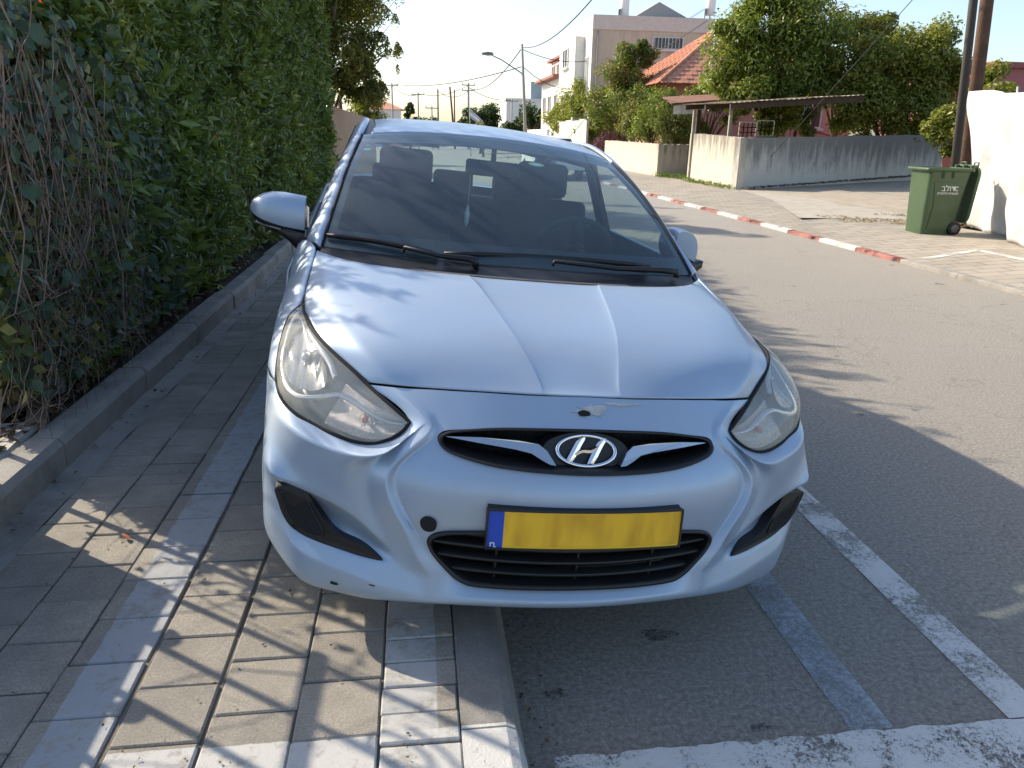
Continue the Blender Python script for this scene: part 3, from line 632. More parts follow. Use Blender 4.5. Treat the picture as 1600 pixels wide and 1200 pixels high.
def Hshape():
    # left leg, right leg (both leaning right) and S-shaped bar
    g = MB()
    for sx in (-1, 1):
        leg = catmull([(sx*.030-.022, 0, -.036 if sx > 0 else -.034), (sx*.030-.008, 0, -.012), (sx*.030+.006, 0, .012), (sx*.030+.022, 0, .036 if sx < 0 else .034)], 4)
        wd = [.0075, .008, .0085, .009, .009, .009, .009, .009, .009, .009, .009, .0085, .0075]
        rowsL = [[(p.x-w*1.15, -.002, p.z), (p.x, -.0065, p.z), (p.x+w*1.15, -.002, p.z)] for p, w in zip(leg, wd)]
        g.grid(rowsL, False)
    bar = catmull([(-.032, 0, -.010), (-.012, 0, .000), (.012, 0, .000), (.032, 0, .010)], 4)
    g.grid([[(p.x, -.0015, p.z-.0065), (p.x, -.0058, p.z), (p.x, -.0015, p.z+.0065)] for p in bar], False)
    return g
Hshape().build('emblem_letter', CHROME, em)
# lower grille
sl = surround('lower_grille', lg, 0, .345, BLACKP, d1=.08)
g = MB(); g.grid([[(x, .10+.3*x*x, z) for x in np.linspace(-.42, .42, 21)] for z in (.22, .45)]); g.build('grille_backing', BLACKD, sl)
for k, z in enumerate((.292, .328, .364, .398)):
    hw = (.335, .372, .385, .345)[k]
    xs = np.linspace(-hw, hw, 25); g = MB()
    g.grid([[(x, ybase(abs(x), z)+.045, z+.008) for x in xs], [(x, ybase(abs(x), z)+.016, z+.005) for x in xs], [(x, ybase(abs(x), z)+.013, z) for x in xs], [(x, ybase(abs(x), z)+.016, z-.005) for x in xs], [(x, ybase(abs(x), z)+.05, z-.006) for x in xs]])
    g.build('grille_slat', BLACKP, sl)
g = MB()
for x in (-.22, 0, .22): g = MB(); g.box((x-.003, ybase(abs(x), .3)+.03, .262), (x+.003, ybase(abs(x), .3)+.05, .425)); g.build('grille_rib', BLACKP, sl)
# ---- number plate
def plate_build(nt, b):
    co = objco(nt); s = sep(nt, co)
    st = math_(nt, 'LESS_THAN', s[0], -.222)
    mp = nt.nodes.new('ShaderNodeMapping'); mp.inputs['Scale'].default_value = (14, 1, 5); nt.links.new(co, mp.inputs[0])
    bl = ramp(nt, noise(nt, 1.3, 2, .4, mp.outputs[0]), [(.30, (.52, .27, .015)), (.58, (.80, .46, .02))])
    edge = math_(nt, 'GREATER_THAN', math_(nt, 'ABSOLUTE', s[2]), .044)
    bl = mix(nt, edge, bl, (.82, .50, .03))
    nt.links.new(mix(nt, st, bl, (.01, .06, .42)), b.inputs['Base Color'])
PLATEM = mat('plate_yellow', (.75, .45, .02), .42, build=plate_build)
pl = add('number_plate', None, car); pl.matrix_local = Matrix.Translation((0, -.094, .444)) @ Matrix.Rotation(R(-8), 4, 'X')
def arcx(x): return .30*x*x
g = MB(); xs = np.linspace(-.262, .262, 17)
g.grid([[(x, arcx(x), -.050) for x in xs], [(x, arcx(x), .050) for x in xs]]); g.build('plate_face', PLATEM, pl)
g = MB()
for z0, z1 in ((-.0525, -.0485), (.0485, .053)):
    g.grid([[(x, arcx(x)+.012, z0) for x in xs], [(x, arcx(x)-.005, z0) for x in xs], [(x, arcx(x)-.005, z1) for x in xs], [(x, arcx(x)+.012, z1) for x in xs]], False)
g.grid([[(x, arcx(x)+.004, -.051) for x in xs], [(x, arcx(x)+.004, .051) for x in xs]], False)
g.grid([[(x, arcx(x)+.004, .053) for x in xs], [(x, arcx(x)+.03, .060) for x in xs]], False)
for s in (1, -1):
    x = s*.262; g.box((min(x, x+s*.004), arcx(.262)-.005, -.0525), (max(x, x+s*.004), arcx(.262)+.012, .053))
g.build('plate_frame', BLACKP, pl)
# country letters, small, on the blue strip
BLUEW = mat('plate_letters', (.75, .78, .85), .5)
g = MB(); g.tube([(-.253+.008*k, arcx(.25)-.0015, -.036) for k in (0, 1)], .0018, 4); g.tube([(-.253, arcx(.25)-.0015, -.046), (-.253, arcx(.25)-.0015, -.034)], .0016, 4); g.tube([(-.244, arcx(.24)-.0015, -.034), (-.244, arcx(.24)-.0015, -.046), (-.238, arcx(.24)-.0015, -.046)], .0016, 4)
g.build('plate_letter', BLUEW, pl)
# ---- fog pockets
fo = [(.798, .425), (.795, .405), (.790, .389), (.778, .352), (.759, .319), (.731, .2985), (.686, .289), (.619, .283), (.566, .278), (.510, .279), (.530, .293), (.567, .309), (.614, .319), (.643, .334), (.672, .367), (.698, .404), (.716, .432), (.745, .439), (.775, .436)]
fi = [(.780, .415), (.777, .392), (.765, .358), (.748, .330), (.722, .311), (.690, .305), (.668, .312), (.672, .335), (.688, .362), (.706, .394), (.724, .422), (.750, .424)]
def ypk(x, z):
    return ybase(x, z)+.018-.05*max(0, x-.74)/.05*.5
for s in (1, -1):
    fp = [(p.x, p.z) for p in catmull([(x, 0, z) for x, z in fo], 3, True)]; ip = [(p.x, p.z) for p in catmull([(x, 0, z) for x, z in fi], 3, True)]
    b = MB()
    b.prism(fp, lambda x, z: (s*x, ypk(x, z)-.004, z), lambda x, z: (s*x, ypk(x, z)+.05, z))
    fb = b.build('fog_bezel', BLACKP, car)
    c = MB(); c.prism(ip, lambda x, z: (s*x, ypk(x, z)-.0065, z), lambda x, z: (s*x, ypk(x, z)+.03, z)); c.build('fog_recess_dark', BLACKD, fb)  # flat black piece standing in for the shade inside the recess
    rr = MB(); rr.tube([(s*x, ypk(x, z)-.006, z) for x, z in ip]+[(s*ip[0][0], ypk(*ip[0])-.006, ip[0][1])], .0028, 5, False)
    for k in range(3):
        a_, b_ = fi[1+k], fi[10-k]; rr.tube([(s*(a_[0]*(1-t)+b_[0]*t), ypk(a_[0]*(1-t)+b_[0]*t, .36)-.0075+.004*math.sin(3.14*t), a_[1]*(1-t)+b_[1]*t-.012) for t in (0, .25, .5, .75, 1)], .0022, 4)
    rr.build('fog_rim', BLACKP, fb)
# holes drawn as black patches for the dark inside; bonnet catch damage, chips
def blob(cx, cz, rx, rz, off, mt, name, seed, n=18, par=bumper, jag=.3):
    rr = random.Random(seed); g = MB()
    cp = [(cx+rx*(1+jag*(rr.random()-.5)*2)*math.cos(2*math.pi*k/n), cz+rz*(1+jag*(rr.random()-.5)*2)*math.sin(2*math.pi*k/n)) for k in range(n)]
    pts = [(p.x, p.z) for p in catmull([(x, 0, z) for x, z in cp], 4, True)]
    g.prism(pts, lambda x, z: (x, ybase(abs(x), z)+off, z), lambda x, z: (x, ybase(abs(x), z)+off+.012, z)); return g.build(name, mt, par)
PRIMER = mat('bare_primer', (.42, .42, .41), .8, var=.25, vscale=60)
blob(-.403, .418, .0205, .0205, -.0035, BLACKD, 'sensor_hole_dark', 1, 28, jag=0)
blob(.012, .714, .042, .012, -.0025, PRIMER, 'bare_patch', 5, 18, jag=.6); blob(.11, .729, .07, .0035, -.0025, PRIMER, 'bare_patch', 8, 12, jag=.4)
blob(-.002, .708, .018, .0065, -.004, BLACKD, 'catch_hole_dark', 4, 12, jag=.12)
for k, (x, z, rx, rz) in enumerate(((-.635, .190, .009, .0035), (-.535, .214, .010, .002), (-.462, .592, .004, .002), (.60, .545, .003, .0025))):
    blob(x, z, rx, rz, -.0035 if z > .24 else -.0135, BLACKD, 'paint_chip', 20+k, 9, jag=.5)
# ---- head lamps
LI = [(.457, .113, .650), (.500, .148, .677), (.540, .185, .700), (.568, .216, .7155), (.600, .247, .738), (.644, .293, .763), (.689, .352, .789), (.725, .43, .808), (.749, .55, .817), (.764, .678, .820)]
LO = [(.457, .113, .650), (.474, .099, .629), (.514, .093, .605), (.554, .100, .592), (.602, .119, .591), (.655, .150, .599), (.700, .185, .608), (.752, .226, .623), (.789, .28, .640), (.809, .343, .662), (.816, .40, .686), (.815, .47, .729), (.808, .55, .770), (.795, .62, .801), (.764, .678, .820)]
NT = 26
LIr, LOr = resample(catmull(LI, 6), NT), resample(catmull(LO, 6), NT)
def lens(t, s, d=0.):
    k = t*(NT-1); i = min(NT-2, int(k)); f = k-i
    a = LIr[i].lerp(LIr[i+1], f); b = LOr[i].lerp(LOr[i+1], f); p = a.lerp(b, s); w = (b-a).length
    n = Vector((.42, -.72, .50)).lerp(Vector((.80, -.25, .52)), t).normalized()
    return p+n*(w*.20*4*s*(1-s)*(.8+.4*s)-d)
def lamp_bowl_build(nt, b):
    s = sep(nt, objco(nt)); w = math_(nt, 'SINE', math_(nt, 'MULTIPLY', s[0], 260.))
    nt.links.new(bump(nt, w, .25, .003), b.inputs['Normal'])
BOWL = mat('lamp_reflector', (.42, .43, .44), .20, 1.0, build=lamp_bowl_build)
HOUS = mat('lamp_housing', (.26, .26, .255), .32, .5)
SIGN = mat('signal_reflector', (.55, .50, .48), .22, .8, bmp=.8, bscale=120, bdist=.006)
BULB = mat('signal_bulb', (.55, .16, .04), .3, coat=.5)
for s in (1, -1):
    fl = lambda p: (p.x*s, p.y, p.z)
    hl_ = add('headlamp', None, car)
    g = MB(); g.grid([[fl(lens(k/(2*NT), j/12)) for j in range(13)] for k in range(2*NT+1)]); g.build('lamp_lens', LENS, hl_)
    g = MB(); g.grid([[fl(lens(k/NT, j/8, .012+.07*(4*(j/8)*(1-j/8))**.5*min(1, 4*(k/NT)*(1-k/NT)*1.6))) for j in range(9)] for k in range(NT+1)]); g.build('lamp_housing', HOUS, hl_)
    g = MB()
    for q in range(9):
        r_ = q/8
        g_ = [fl(lens(.62+.25*r_*math.cos(a), .45+.34*r_*math.sin(a), .024+.05*(1-r_*r_))) for a in [k*math.pi/14 for k in range(28)]]
        if q: rows_.append(g_)
        else: rows_ = [g_]
    g.grid(rows_, True, True); g.build('lamp_reflector', BOWL, hl_)
    g = MB(); c = Vector(lens(.62, .45, .066)); c.x *= s; g.lathe([(.001, -.03), (.010, -.026), (.012, 0), (.012, .02)], 14, 'Y', c); g.build('lamp_bulb', CHROMED, hl_)
    path = catmull([(.99, .55, 0), (.86, .80, 0), (.72, .87, 0), (.56, .86, 0), (.44, .80, 0), (.36, .62, 0), (.30, .42, 0), (.22, .38, 0), (.10, .45, 0), (.02, .5, 0)], 5)
    g = MB(); g.grid([[fl(lens(max(0, p.x), p.y-.045, .020)) for p in path], [fl(lens(max(0, p.x), p.y, .010)) for p in path], [fl(lens(max(0, p.x), p.y+.045, .020)) for p in path]]); g.build('lamp_trim', CHROME, hl_)
    path = catmull([(.97, .18, 0), (.8, .14, 0), (.6, .10, 0), (.45, .12, 0), (.36, .25, 0)], 5)
    g = MB(); g.grid([[fl(lens(p.x, p.y-.05, .018)) for p in path], [fl(lens(p.x, p.y, .012)) for p in path], [fl(lens(p.x, p.y+.05, .022)) for p in path]]); g.build('lamp_trim', CHROMED, hl_)
    g = MB(); g.grid([[fl(lens(.04+.27*k/8, .22+.68*j/6, .016+.022*math.sin(math.pi*j/6))) for j in range(7)] for k in range(9)]); g.build('signal_reflector', SIGN, hl_)
    c = Vector(lens(.18, .55, .022)); c.x *= s; g = MB(); g.lathe([(.001, -.012), (.008, -.008), (.009, .012)], 12, 'Y', c); g.build('signal_bulb', BULB, hl_)
    loop = [fl(lens(k/40, 0, .0)) for k in range(41)]+[fl(lens(1-k/40, 1, .0)) for k in range(1, 41)]
    g = MB(); g.tube(loop, .0058, 6, False); g.build('lamp_gasket', BLACKD, hl_)
    # black backing behind the lamp and the bonnet gap
    g = MB(); g.grid([[fl(lens(k/NT, 0, .03)+Vector((-.03, .02, -.02))) for k in range(NT+1)], [fl(lens(k/NT, .5, .13)) for k in range(NT+1)], [fl(lens(k/NT, 1, .03)) for k in range(NT+1)]]); g.build('lamp_back', BLACKD, hl_)
# black strip painting in the shade of the gap under the bonnet edge
g = MB(); hx = [(-1 if k < 0 else 1)*abs(k)/10 for k in range(-10, 11)]
hp = resample(catmull(r9[:8], 4), 11)
pts = [(-p.x, p.y+.012, p.z-.006) for p in reversed(hp)]+[(p.x, p.y+.012, p.z-.006) for p in hp[1:]]
g.grid([[(x, y-.016, z-.012) for x, y, z in pts], [(x, y+.03, z+.004) for x, y, z in pts]]); g.build('bonnet_gap_shade', BLACKD, car)
for s in (1, -1):
    e = [h[7] for h in (h2, h3, h4, h5, h6)]; g = MB()
    g.grid([[(s*(p[0]-.03), p[1], p[2]-.018) for p in e], [(s*(p[0]+.012), p[1], p[2]-.018) for p in e]]); g.build('bonnet_gap_shade', BLACKD, car)  # dark strips for the shade in the side gaps
# ---- door mirrors
for s in (1, -1):
    dm = add('door_mirror', None, car)
    FR = Matrix.Identity(4)
    if s > 0: FR = Matrix.Translation((.815, 1.37, 0)) @ Matrix.Rotation(R(80), 4, 'Z') @ Matrix.Translation((-.815, -1.37, 0))
    def sect(u):  # u 0 outer .. 1 inner ; profile in (y,z)
        cx = 1.015-.215*u
        h = .082*(1-(1-min(1, u*1.35))**2.0)**.5; d = .075*(1-(1-min(1, u*2.2))**2.2)**.5
        cy, cz = 1.395+.045*(1-u)**1.5+.0*u, 1.030-.022*u
        return cx, cy, cz, h+.001, d+.001
    rowsT = []; rowsB = []
    for k in range(17):
        u = (k/16)**1.6; cx, cy, cz, h, d = sect(u)
        def pt(a):
            c, n = math.cos(a), math.sin(a)
            yy = (abs(c)**.75)*(1 if c > 0 else -1); zz = (abs(n)**.85)*(1 if n > 0 else -1)
            return (s*cx, cy-d*yy*(1.0 if c > 0 else .35), cz+h*zz*(1.05 if n > 0 else 1.0))
        rowsT.append([pt(a) for a in np.linspace(R(-24), R(180), 20)]); rowsB.append([pt(a) for a in np.linspace(R(180), R(336), 14)])
    g = MB(); g.grid(rowsT); g.raw(rowsT[-1], [tuple(range(20))]); mc = g.build('mirror_cap', PAINT, dm); mc.matrix_local = FR
    g = MB(); g.grid(rowsB); g.raw(rowsB[-1], [tuple(range(14))]); g.build('mirror_base', BLACKP, dm).matrix_local = FR
    g = MB(); g.prism([(.975, .995), (.97, 1.045), (.94, 1.066), (.82, 1.068), (.79, 1.05), (.79, .965), (.82, .95), (.93, .955)], lambda x, z: (s*x, 1.424, z), lambda x, z: (s*x, 1.428, z)); g.build('mirror_glass', CHROME, dm).matrix_local = FR
    g = MB(); g.grid([[(s*(.99-.1*k/8), 1.405-.055*math.sin(k/8*1.5)-.004, .992-.016*k/8) for k in range(9)], [(s*(.99-.1*k/8), 1.400-.057*math.sin(k/8*1.5)-.004, .978-.016*k/8) for k in range(9)]]); g.build('mirror_indicator', LENS, dm).matrix_local = FR
    ar = [[(.800, 1.335, 1.0), (.80, 1.42, 1.0), (.800, 1.43, .955), (.80, 1.34, .95)], [(.78, 1.29, .975), (.78, 1.40, .975), (.785, 1.40, .93), (.785, 1.28, .93)], [(.765, 1.23, .968), (.765, 1.36, .985), (.80, 1.36, .92), (.805, 1.22, .90)], [(.755, 1.20, .965), (.755, 1.33, 1.0), (.80, 1.33, .93), (.808, 1.18, .89)]]
    ar = [[(.90, 1.35, .975), (.90, 1.42, .975), (.90, 1.42, .948), (.90, 1.35, .948)], [(.86, 1.33, .970), (.86, 1.42, .970), (.86, 1.42, .925), (.86, 1.33, .925)], [(.825, 1.30, .962), (.82, 1.41, .965), (.825, 1.41, .905), (.828, 1.30, .900)], [(.795, 1.26, .955), (.79, 1.40, .965), (.80, 1.39, .895), (.812, 1.26, .880)], [(.775, 1.22, .958), (.77, 1.36, .985), (.795, 1.36, .90), (.810, 1.22, .868)]]
    g = MB(); g.grid([[(s*x, y, z) for x, y, z in r_] for r_ in ar], True, True); g.build('mirror_arm', BLACKP, dm)
    g = MB(); g.prism([(1.18, .962), (1.33, .965), (1.46, 1.07), (1.40, 1.075)], lambda y, z: (s*(.79-(z-.96)*.36), y, z), lambda y, z: (s*(.765-(z-.96)*.36), y, z)); g.build('mirror_sail', BLACKP, dm)
# ---- cabin
ci = add('cabin', None, car)
panel('dashboard', [[A(0, .96, .90), A(.35, 1.0, .90), A(.70, 1.09, .90)], [A(0, 1.15, .93), A(.35, 1.17, .93), A(.73, 1.2, .92)], [A(0, 1.36, .925), A(.35, 1.38, .935), A(.74, 1.38, .91)], [A(0, 1.46, .88), A(.35, 1.48, .90), A(.74, 1.44, .87)], [A(0, 1.44, .6), A(.35, 1.46, .6), A(.74, 1.44, .6)]], DASHM, ci, True, levels=2)
g = MB(); g.lathe([(.0, 0), (.0, 0)], 3) if False else None
g = MB()
hood_i = [[(.36+.17*math.cos(a)*q, 1.44-.03*q*0+.06*(1-q), .925+.055*math.sin(a)*q**.5) for a in np.linspace(0, math.pi, 13)] for q in (1., .97, .75)]
g.grid(hood_i); g.build('instrument_hood', DASHM, ci)
sw = add('steering_wheel', None, ci); sw.matrix_local = Matrix.Translation((.36, 1.60, .93)) @ Matrix.Rotation(R(-62), 4, 'X')
g = MB(); g.tube([(.183*math.cos(a), .183*math.sin(a), 0) for a in [k*math.pi/24 for k in range(49)]], .0145, 8, False); g.build('wheel_rim', DASHM, sw)
g = MB(); g.lathe([(.002, .02), (.06, .018), (.072, .0), (.05, -.03)], 20); g.tube([(.06, 0, 0), (.18, .01, 0)], .017, 6); g.tube([(-.06, 0, 0), (-.18, .01, 0)], .017, 6); g.tube([(0, -.05, 0), (0, -.18, 0)], .02, 6); g.build('wheel_hub', DASHM, sw)
def cushion(name, a, b, tilt, par, bev=.05):
    bm = bmesh.new(); bmesh.ops.create_cube(bm, size=1)
    sx, sy, sz = (b[i]-a[i] for i in range(3))
    for v in bm.verts: v.co = Vector((v.co.x*sx, v.co.y*sy, v.co.z*sz))
    bmesh.ops.bevel(bm, geom=list(bm.edges), offset=min(bev, sx*.45, sy*.45, sz*.45), segments=4, affect='EDGES', profile=.6)
    me = bpy.data.meshes.new(name); bm.to_mesh(me); bm.free(); me.materials.append(SEATM); me.polygons.foreach_set('use_smooth', [True]*len(me.polygons))
    o = add(name, me, par, tuple((a[i]+b[i])/2 for i in range(3)), (R(tilt), 0, 0)); return o
for s in (1, -1):
    se = add('front_seat', None, ci)
    cushion('seat_back', (s*.36-.235, 2.10, .55), (s*.36+.235, 2.23, 1.13), -14, se)
    cushion('seat_base', (s*.36-.24, 1.65, .42), (s*.36+.24, 2.15, .58), 6, se)
    hrst = cushion('head_rest', (s*.36-.135, 2.24, 1.13), (s*.36+.135, 2.33, 1.305), -10, se, .04)
    g = MB()
    for dx in (-.06, .06): g = MB(); g.tube([(s*.36+dx, 2.26, 1.08), (s*.36+dx, 2.285, 1.17)], .006, 6); g.build('head_rest_post', CHROMED, se)
rb = add('rear_bench', None, ci)
cushion('seat_back', (-.62, 3.02, .5), (.62, 3.16, 1.05), -18, rb); cushion('seat_base', (-.62, 2.55, .42), (.62, 3.05, .56), 4, rb)
for x in (-.38, 0, .38): cushion('head_rest', (x-.125, 3.12, 1.04), (x+.125, 3.20, 1.19), -12, rb, .035)
g = MB(); g.box((-.58, 3.18, 1.0), (.58, 3.75, 1.02)); g.build('parcel_shelf', DASHM, ci)
g = MB(); g.grid([[(x, 1.93, 1.345-.05*(abs(x)/.55)**2) for x in np.linspace(-.53, .53, 9)], [(x, 2.4, 1.405-.05*(abs(x)/.55)**2) for x in np.linspace(-.53, .53, 9)], [(x, 2.8, 1.40-.05*(abs(x)/.55)**2) for x in np.linspace(-.53, .53, 9)], [(x, 3.18, 1.365-.05*(abs(x)/.55)**2) for x in np.linspace(-.53, .53, 9)]]); g.build('headliner', CREAM, ci)
for s in (1, -1):
    g = MB(); g.box((s*.40-.15, 1.80, 1.325), (s*.40+.15, 1.95, 1.342)); g.build('sun_visor', CREAM, ci)
    for ya, yb in ((1.25, 2.3), (2.35, 3.1)):
        g = MB(); g.grid([[(s*.76, ya, .95), (s*.76, yb, .975)], [(s*.74, ya, .80), (s*.74, yb, .80)], [(s*.76, ya, .3), (s*.76, yb, .3)]]); g.build('door_trim', DASHM, ci)
g = MB(); g.box((-.125, 1.78, 1.225), (.125, 1.80, 1.295), .008); g.tube([(0, 1.79, 1.29), (0, 1.80, 1.37)], .012, 6); rm = g.build('rear_view_mirror', BLACKP, ci)
g = MB(); g.tube([(-.10, 1.79, 1.25), (-.10, 1.79, 1.08)], .0018, 4); g.lathe([(.001, .0), (.010, .02), (.012, .06), (.003, .10)], 10, 'Z', (-.10, 1.79, .99)); g.build('hanging_charm', WHITEL, ci)
g = MB(); g.box((-.80, 1.2, .20), (.80, 4.1, .24)); g.box((-.7, 1.45, .24), (.7, 1.5, .62)); g.build('floor_pan', BLACKD, car)
g = MB(); g.box((-.55, .20, .22), (.55, 1.3, .60)); g.box((-.55, .95, .6), (.55, 1.3, .88)); g.build('engine_light_block', BLACKD, car)  # plain dark boxes added to block light behind the front end
# stickers on the screen
GREENS = mat('sticker_green', (.32, .55, .38), .6); CYANS = mat('sticker_cyan', (.25, .62, .72), .6); BLUES = mat('sticker_blue', (.10, .14, .42), .6); BROWNS = mat('sticker_brown', (.25, .10, .12), .6)
def sticker(u0, u1, t0, t1, mt, rnd=False):
    c = ((u0+u1)/2, (t0+t1)/2); a, b = (u1-u0)/2, (t1-t0)/2
    if rnd: pg = [(c[0]+a*math.cos(k*math.pi/12), c[1]+b*math.sin(k*math.pi/12)) for k in range(24)]
    else: pg = [(u0, t0), (u1, t0), (u1, t1), (u0, t1)]
    MB().raw([wspt(u, t, -.006) for u, t in pg], [tuple(range(len(pg)))]).build('window_sticker', mt, ws)
sticker(-.84, -.745, .79, .815, CYANS); sticker(-.825, -.762, .84, .86, GREENS); sticker(-.72, -.62, .835, .865, BLUES, True); sticker(-.57, -.47, .835, .865, BROWNS, True); sticker(.12, .195, .745, .785, GREENS, True); sticker(.135, .18, .755, .775, WHITEL, True)
# ---- wheels
for yy in (.845, 3.415):
    for s in (1, -1):
        wh = add('wheel', None, car, (s*.745, yy, .30))
        g = MB(); g.lathe([(.205, -.085), (.235, -.095), (.275, -.092), (.296, -.075), (.302, -.04), (.302, .04), (.296, .075), (.275, .092), (.235, .095), (.205, .085)], 40, 'X'); g.build('tyre', RUBBER, wh)
        g = MB(); g.lathe([(.02, .045), (.06, .05), (.10, .06), (.17, .07), (.20, .085), (.21, .07), (.205, -.08)], 36, 'X')
        ri = g.build('rim', RIM, wh)
        if s < 0: ri.scale = (-1, 1, 1)
        for k in range(7):
            a = k*2*math.pi/7; g = MB(); g.box((s*.062, -.022, .07), (s*.088, .022, .175), .006, Matrix.Rotation(a, 4, 'X')); g.build('rim_slot', BLACKD, wh)
    g = MB(); g.tube([(-.7, yy, .30), (.7, yy, .30)], .04, 8); g.build('axle', BLACKD, car)
for yy in (.845, 3.415):
    for s in (1, -1):
        g = MB(); pts = [(yy+.365*math.cos(a), .31+.365*math.sin(a)) for a in np.linspace(0, math.pi, 17)]
        g.grid([[(s*.845, y, z) for y, z in pts], [(s*.56, y, z) for y, z in pts]]); g.raw([(s*.56, y, z) for y, z in pts], [tuple(range(17))]); g.build('wheel_liner', BLACKD, car)
# ------------------------------------------------------------------ foliage tools
def leaf_mat(name, stops, rough=.42, tr=.35, spec=.4):
    M = bpy.data.materials.new(name); M.use_nodes = True; nt = M.node_tree; b = nt.nodes['Principled BSDF']; out = nt.nodes['Material Output']
    at = nt.nodes.new('ShaderNodeAttribute'); at.attribute_name = 'rnd'
    c = ramp(nt, at.outputs['Fac'], stops); nt.links.new(c, b.inputs['Base Color']); b.inputs['Roughness'].default_value = rough; b.inputs['Specular IOR Level'].default_value = spec
    t = nt.nodes.new('ShaderNodeBsdfTranslucent'); nt.links.new(mix(nt, 1., c, (1.25, 1.35, .6), 'MULTIPLY'), t.inputs[0])
    m_ = nt.nodes.new('ShaderNodeMixShader'); m_.inputs[0].default_value = tr; nt.links.new(b.outputs[0], m_.inputs[1]); nt.links.new(t.outputs[0], m_.inputs[2]); nt.links.new(m_.outputs[0], out.inputs[0])
    return M
def unit(a): return a/np.maximum(1e-9, np.linalg.norm(a, axis=1, keepdims=True))
def leaf_cloud(name, cen, nrm, size, aspect, mt, parent=None, fold=.25, droop=.0, rnd=None, kind='stuff', tang=None):
    """one mesh of many small folded leaves; cen,nrm (N,3)"""
    n = len(cen); nrm = unit(nrm); tv = rng.normal(size=(n, 3)); tv[:, 2] -= droop; tv -= nrm*np.sum(tv*nrm, 1, keepdims=True); tv = unit(tv)
    if tang is not None: tv = unit(tang); nrm = unit(nrm-tv*np.sum(nrm*tv, 1, keepdims=True))
    bv = np.cross(nrm, tv)
    L = size[:, None]; Wd = L*aspect
    v = np.empty((n, 4, 3)); v[:, 0] = cen-tv*L*.5; v[:, 2] = cen+tv*L*.5-nrm*L*.10; mid = cen+tv*L*(-.04)
    v[:, 1] = mid+bv*Wd*.5+nrm*Wd*fold; v[:, 3] = mid-bv*Wd*.5+nrm*Wd*fold
    me = bpy.data.meshes.new(name); me.vertices.add(n*4); me.vertices.foreach_set('co', v.reshape(-1).astype(np.float32))
    idx = (np.arange(n)*4)[:, None]+np.array([[0, 1, 2, 0, 2, 3]]); me.loops.add(n*6); me.loops.foreach_set('vertex_index', idx.reshape(-1).astype(np.int32))
    me.polygons.add(n*2); me.polygons.foreach_set('loop_start', np.arange(0, n*6, 3, dtype=np.int32)); me.polygons.foreach_set('loop_total', np.full(n*2, 3, np.int32)); me.update(calc_edges=True)
    a = me.attributes.new('rnd', 'FLOAT', 'POINT'); r_ = rng.random(n) if rnd is None else rnd; a.data.foreach_set('value', np.repeat(r_, 4).astype(np.float32))
    me.materials.append(mt); o = add(name, me, parent)
    if kind: o['kind'] = kind
    return o
def fbm(p, s, seed=0):
    """cheap smooth pseudo noise in [-1,1]"""
    r_ = np.random.default_rng(seed); o = np.zeros(len(p)); amp = 1.; tot = 0
    for k in range(4):
        d = r_.normal(size=(3, 3)); d /= np.linalg.norm(d, axis=1, keepdims=True); ph = r_.random(3)*6.28
        for j in range(3): o += amp*np.sin(p@d[j]*s*2**k*1.7+ph[j])/3
        tot += amp; amp *= .6
    return o/tot
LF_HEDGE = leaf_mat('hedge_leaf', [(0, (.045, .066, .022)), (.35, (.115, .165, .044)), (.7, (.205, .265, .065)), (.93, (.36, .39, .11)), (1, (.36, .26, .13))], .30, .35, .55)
LF_IVY = leaf_mat('ivy_leaf', [(0, (.036, .062, .038)), (.6, (.075, .12, .062)), (.92, (.14, .17, .07)), (1, (.36, .31, .09))], .38, .25)
LF_TREE = leaf_mat('tree_leaf', [(0, (.070, .100, .020)), (.5, (.155, .195, .034)), (.85, (.255, .285, .060)), (1, (.36, .35, .11))], .38, .42)
LF_YEL = leaf_mat('bougainvillea_leaf', [(0, (.090, .115, .022)), (.5, (.185, .205, .036)), (.9, (.29, .29, .060)), (1, (.40, .33, .12))], .36, .42)
LF_RED = leaf_mat('shrub_leaf_mixed', [(0, (.055, .10, .02)), (.45, (.115, .165, .03)), (.75, (.20, .19, .05)), (.88, (.28, .15, .075)), (1, (.34, .17, .10))], .45, .4)
LF_OLIVE = leaf_mat('wispy_leaf', [(0, (.070, .085, .02)), (.6, (.15, .155, .035)), (1, (.30, .25, .08))], .5, .5)
LF_DARK = leaf_mat('far_leaf', [(0, (.020, .045, .014)), (.7, (.045, .085, .022)), (1, (.08, .12, .03))], .5)
LF_PURP = leaf_mat('purple_leaf', [(0, (.07, .02, .04)), (1, (.15, .05, .09))], .5)
LF_DRY = leaf_mat('dry_leaf', [(0, (.06, .035, .018)), (.6, (.14, .085, .045)), (1, (.27, .19, .11))], .7, .1)
BARK = mat('bark', (.12, .085, .055), .9, var=.4, vscale=14, bmp=.8, bscale=30, bdist=.03)
TWIG = mat('dry_twig', (.31, .215, .155), .85, var=.5, vscale=9)
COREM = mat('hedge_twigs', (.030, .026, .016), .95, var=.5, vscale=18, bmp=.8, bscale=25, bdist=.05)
def sticks(name, n, gen, r0, mt, parent, sides=3):
    g = MB()
    for k in range(n):
        pts, r_ = gen(k); g.tube(pts, [r0*r_*(1-.6*i/(len(pts)-1)) for i in range(len(pts))], sides, False)
    o = g.build(name, mt, parent, fix=False); o['kind'] = 'stuff'; return o
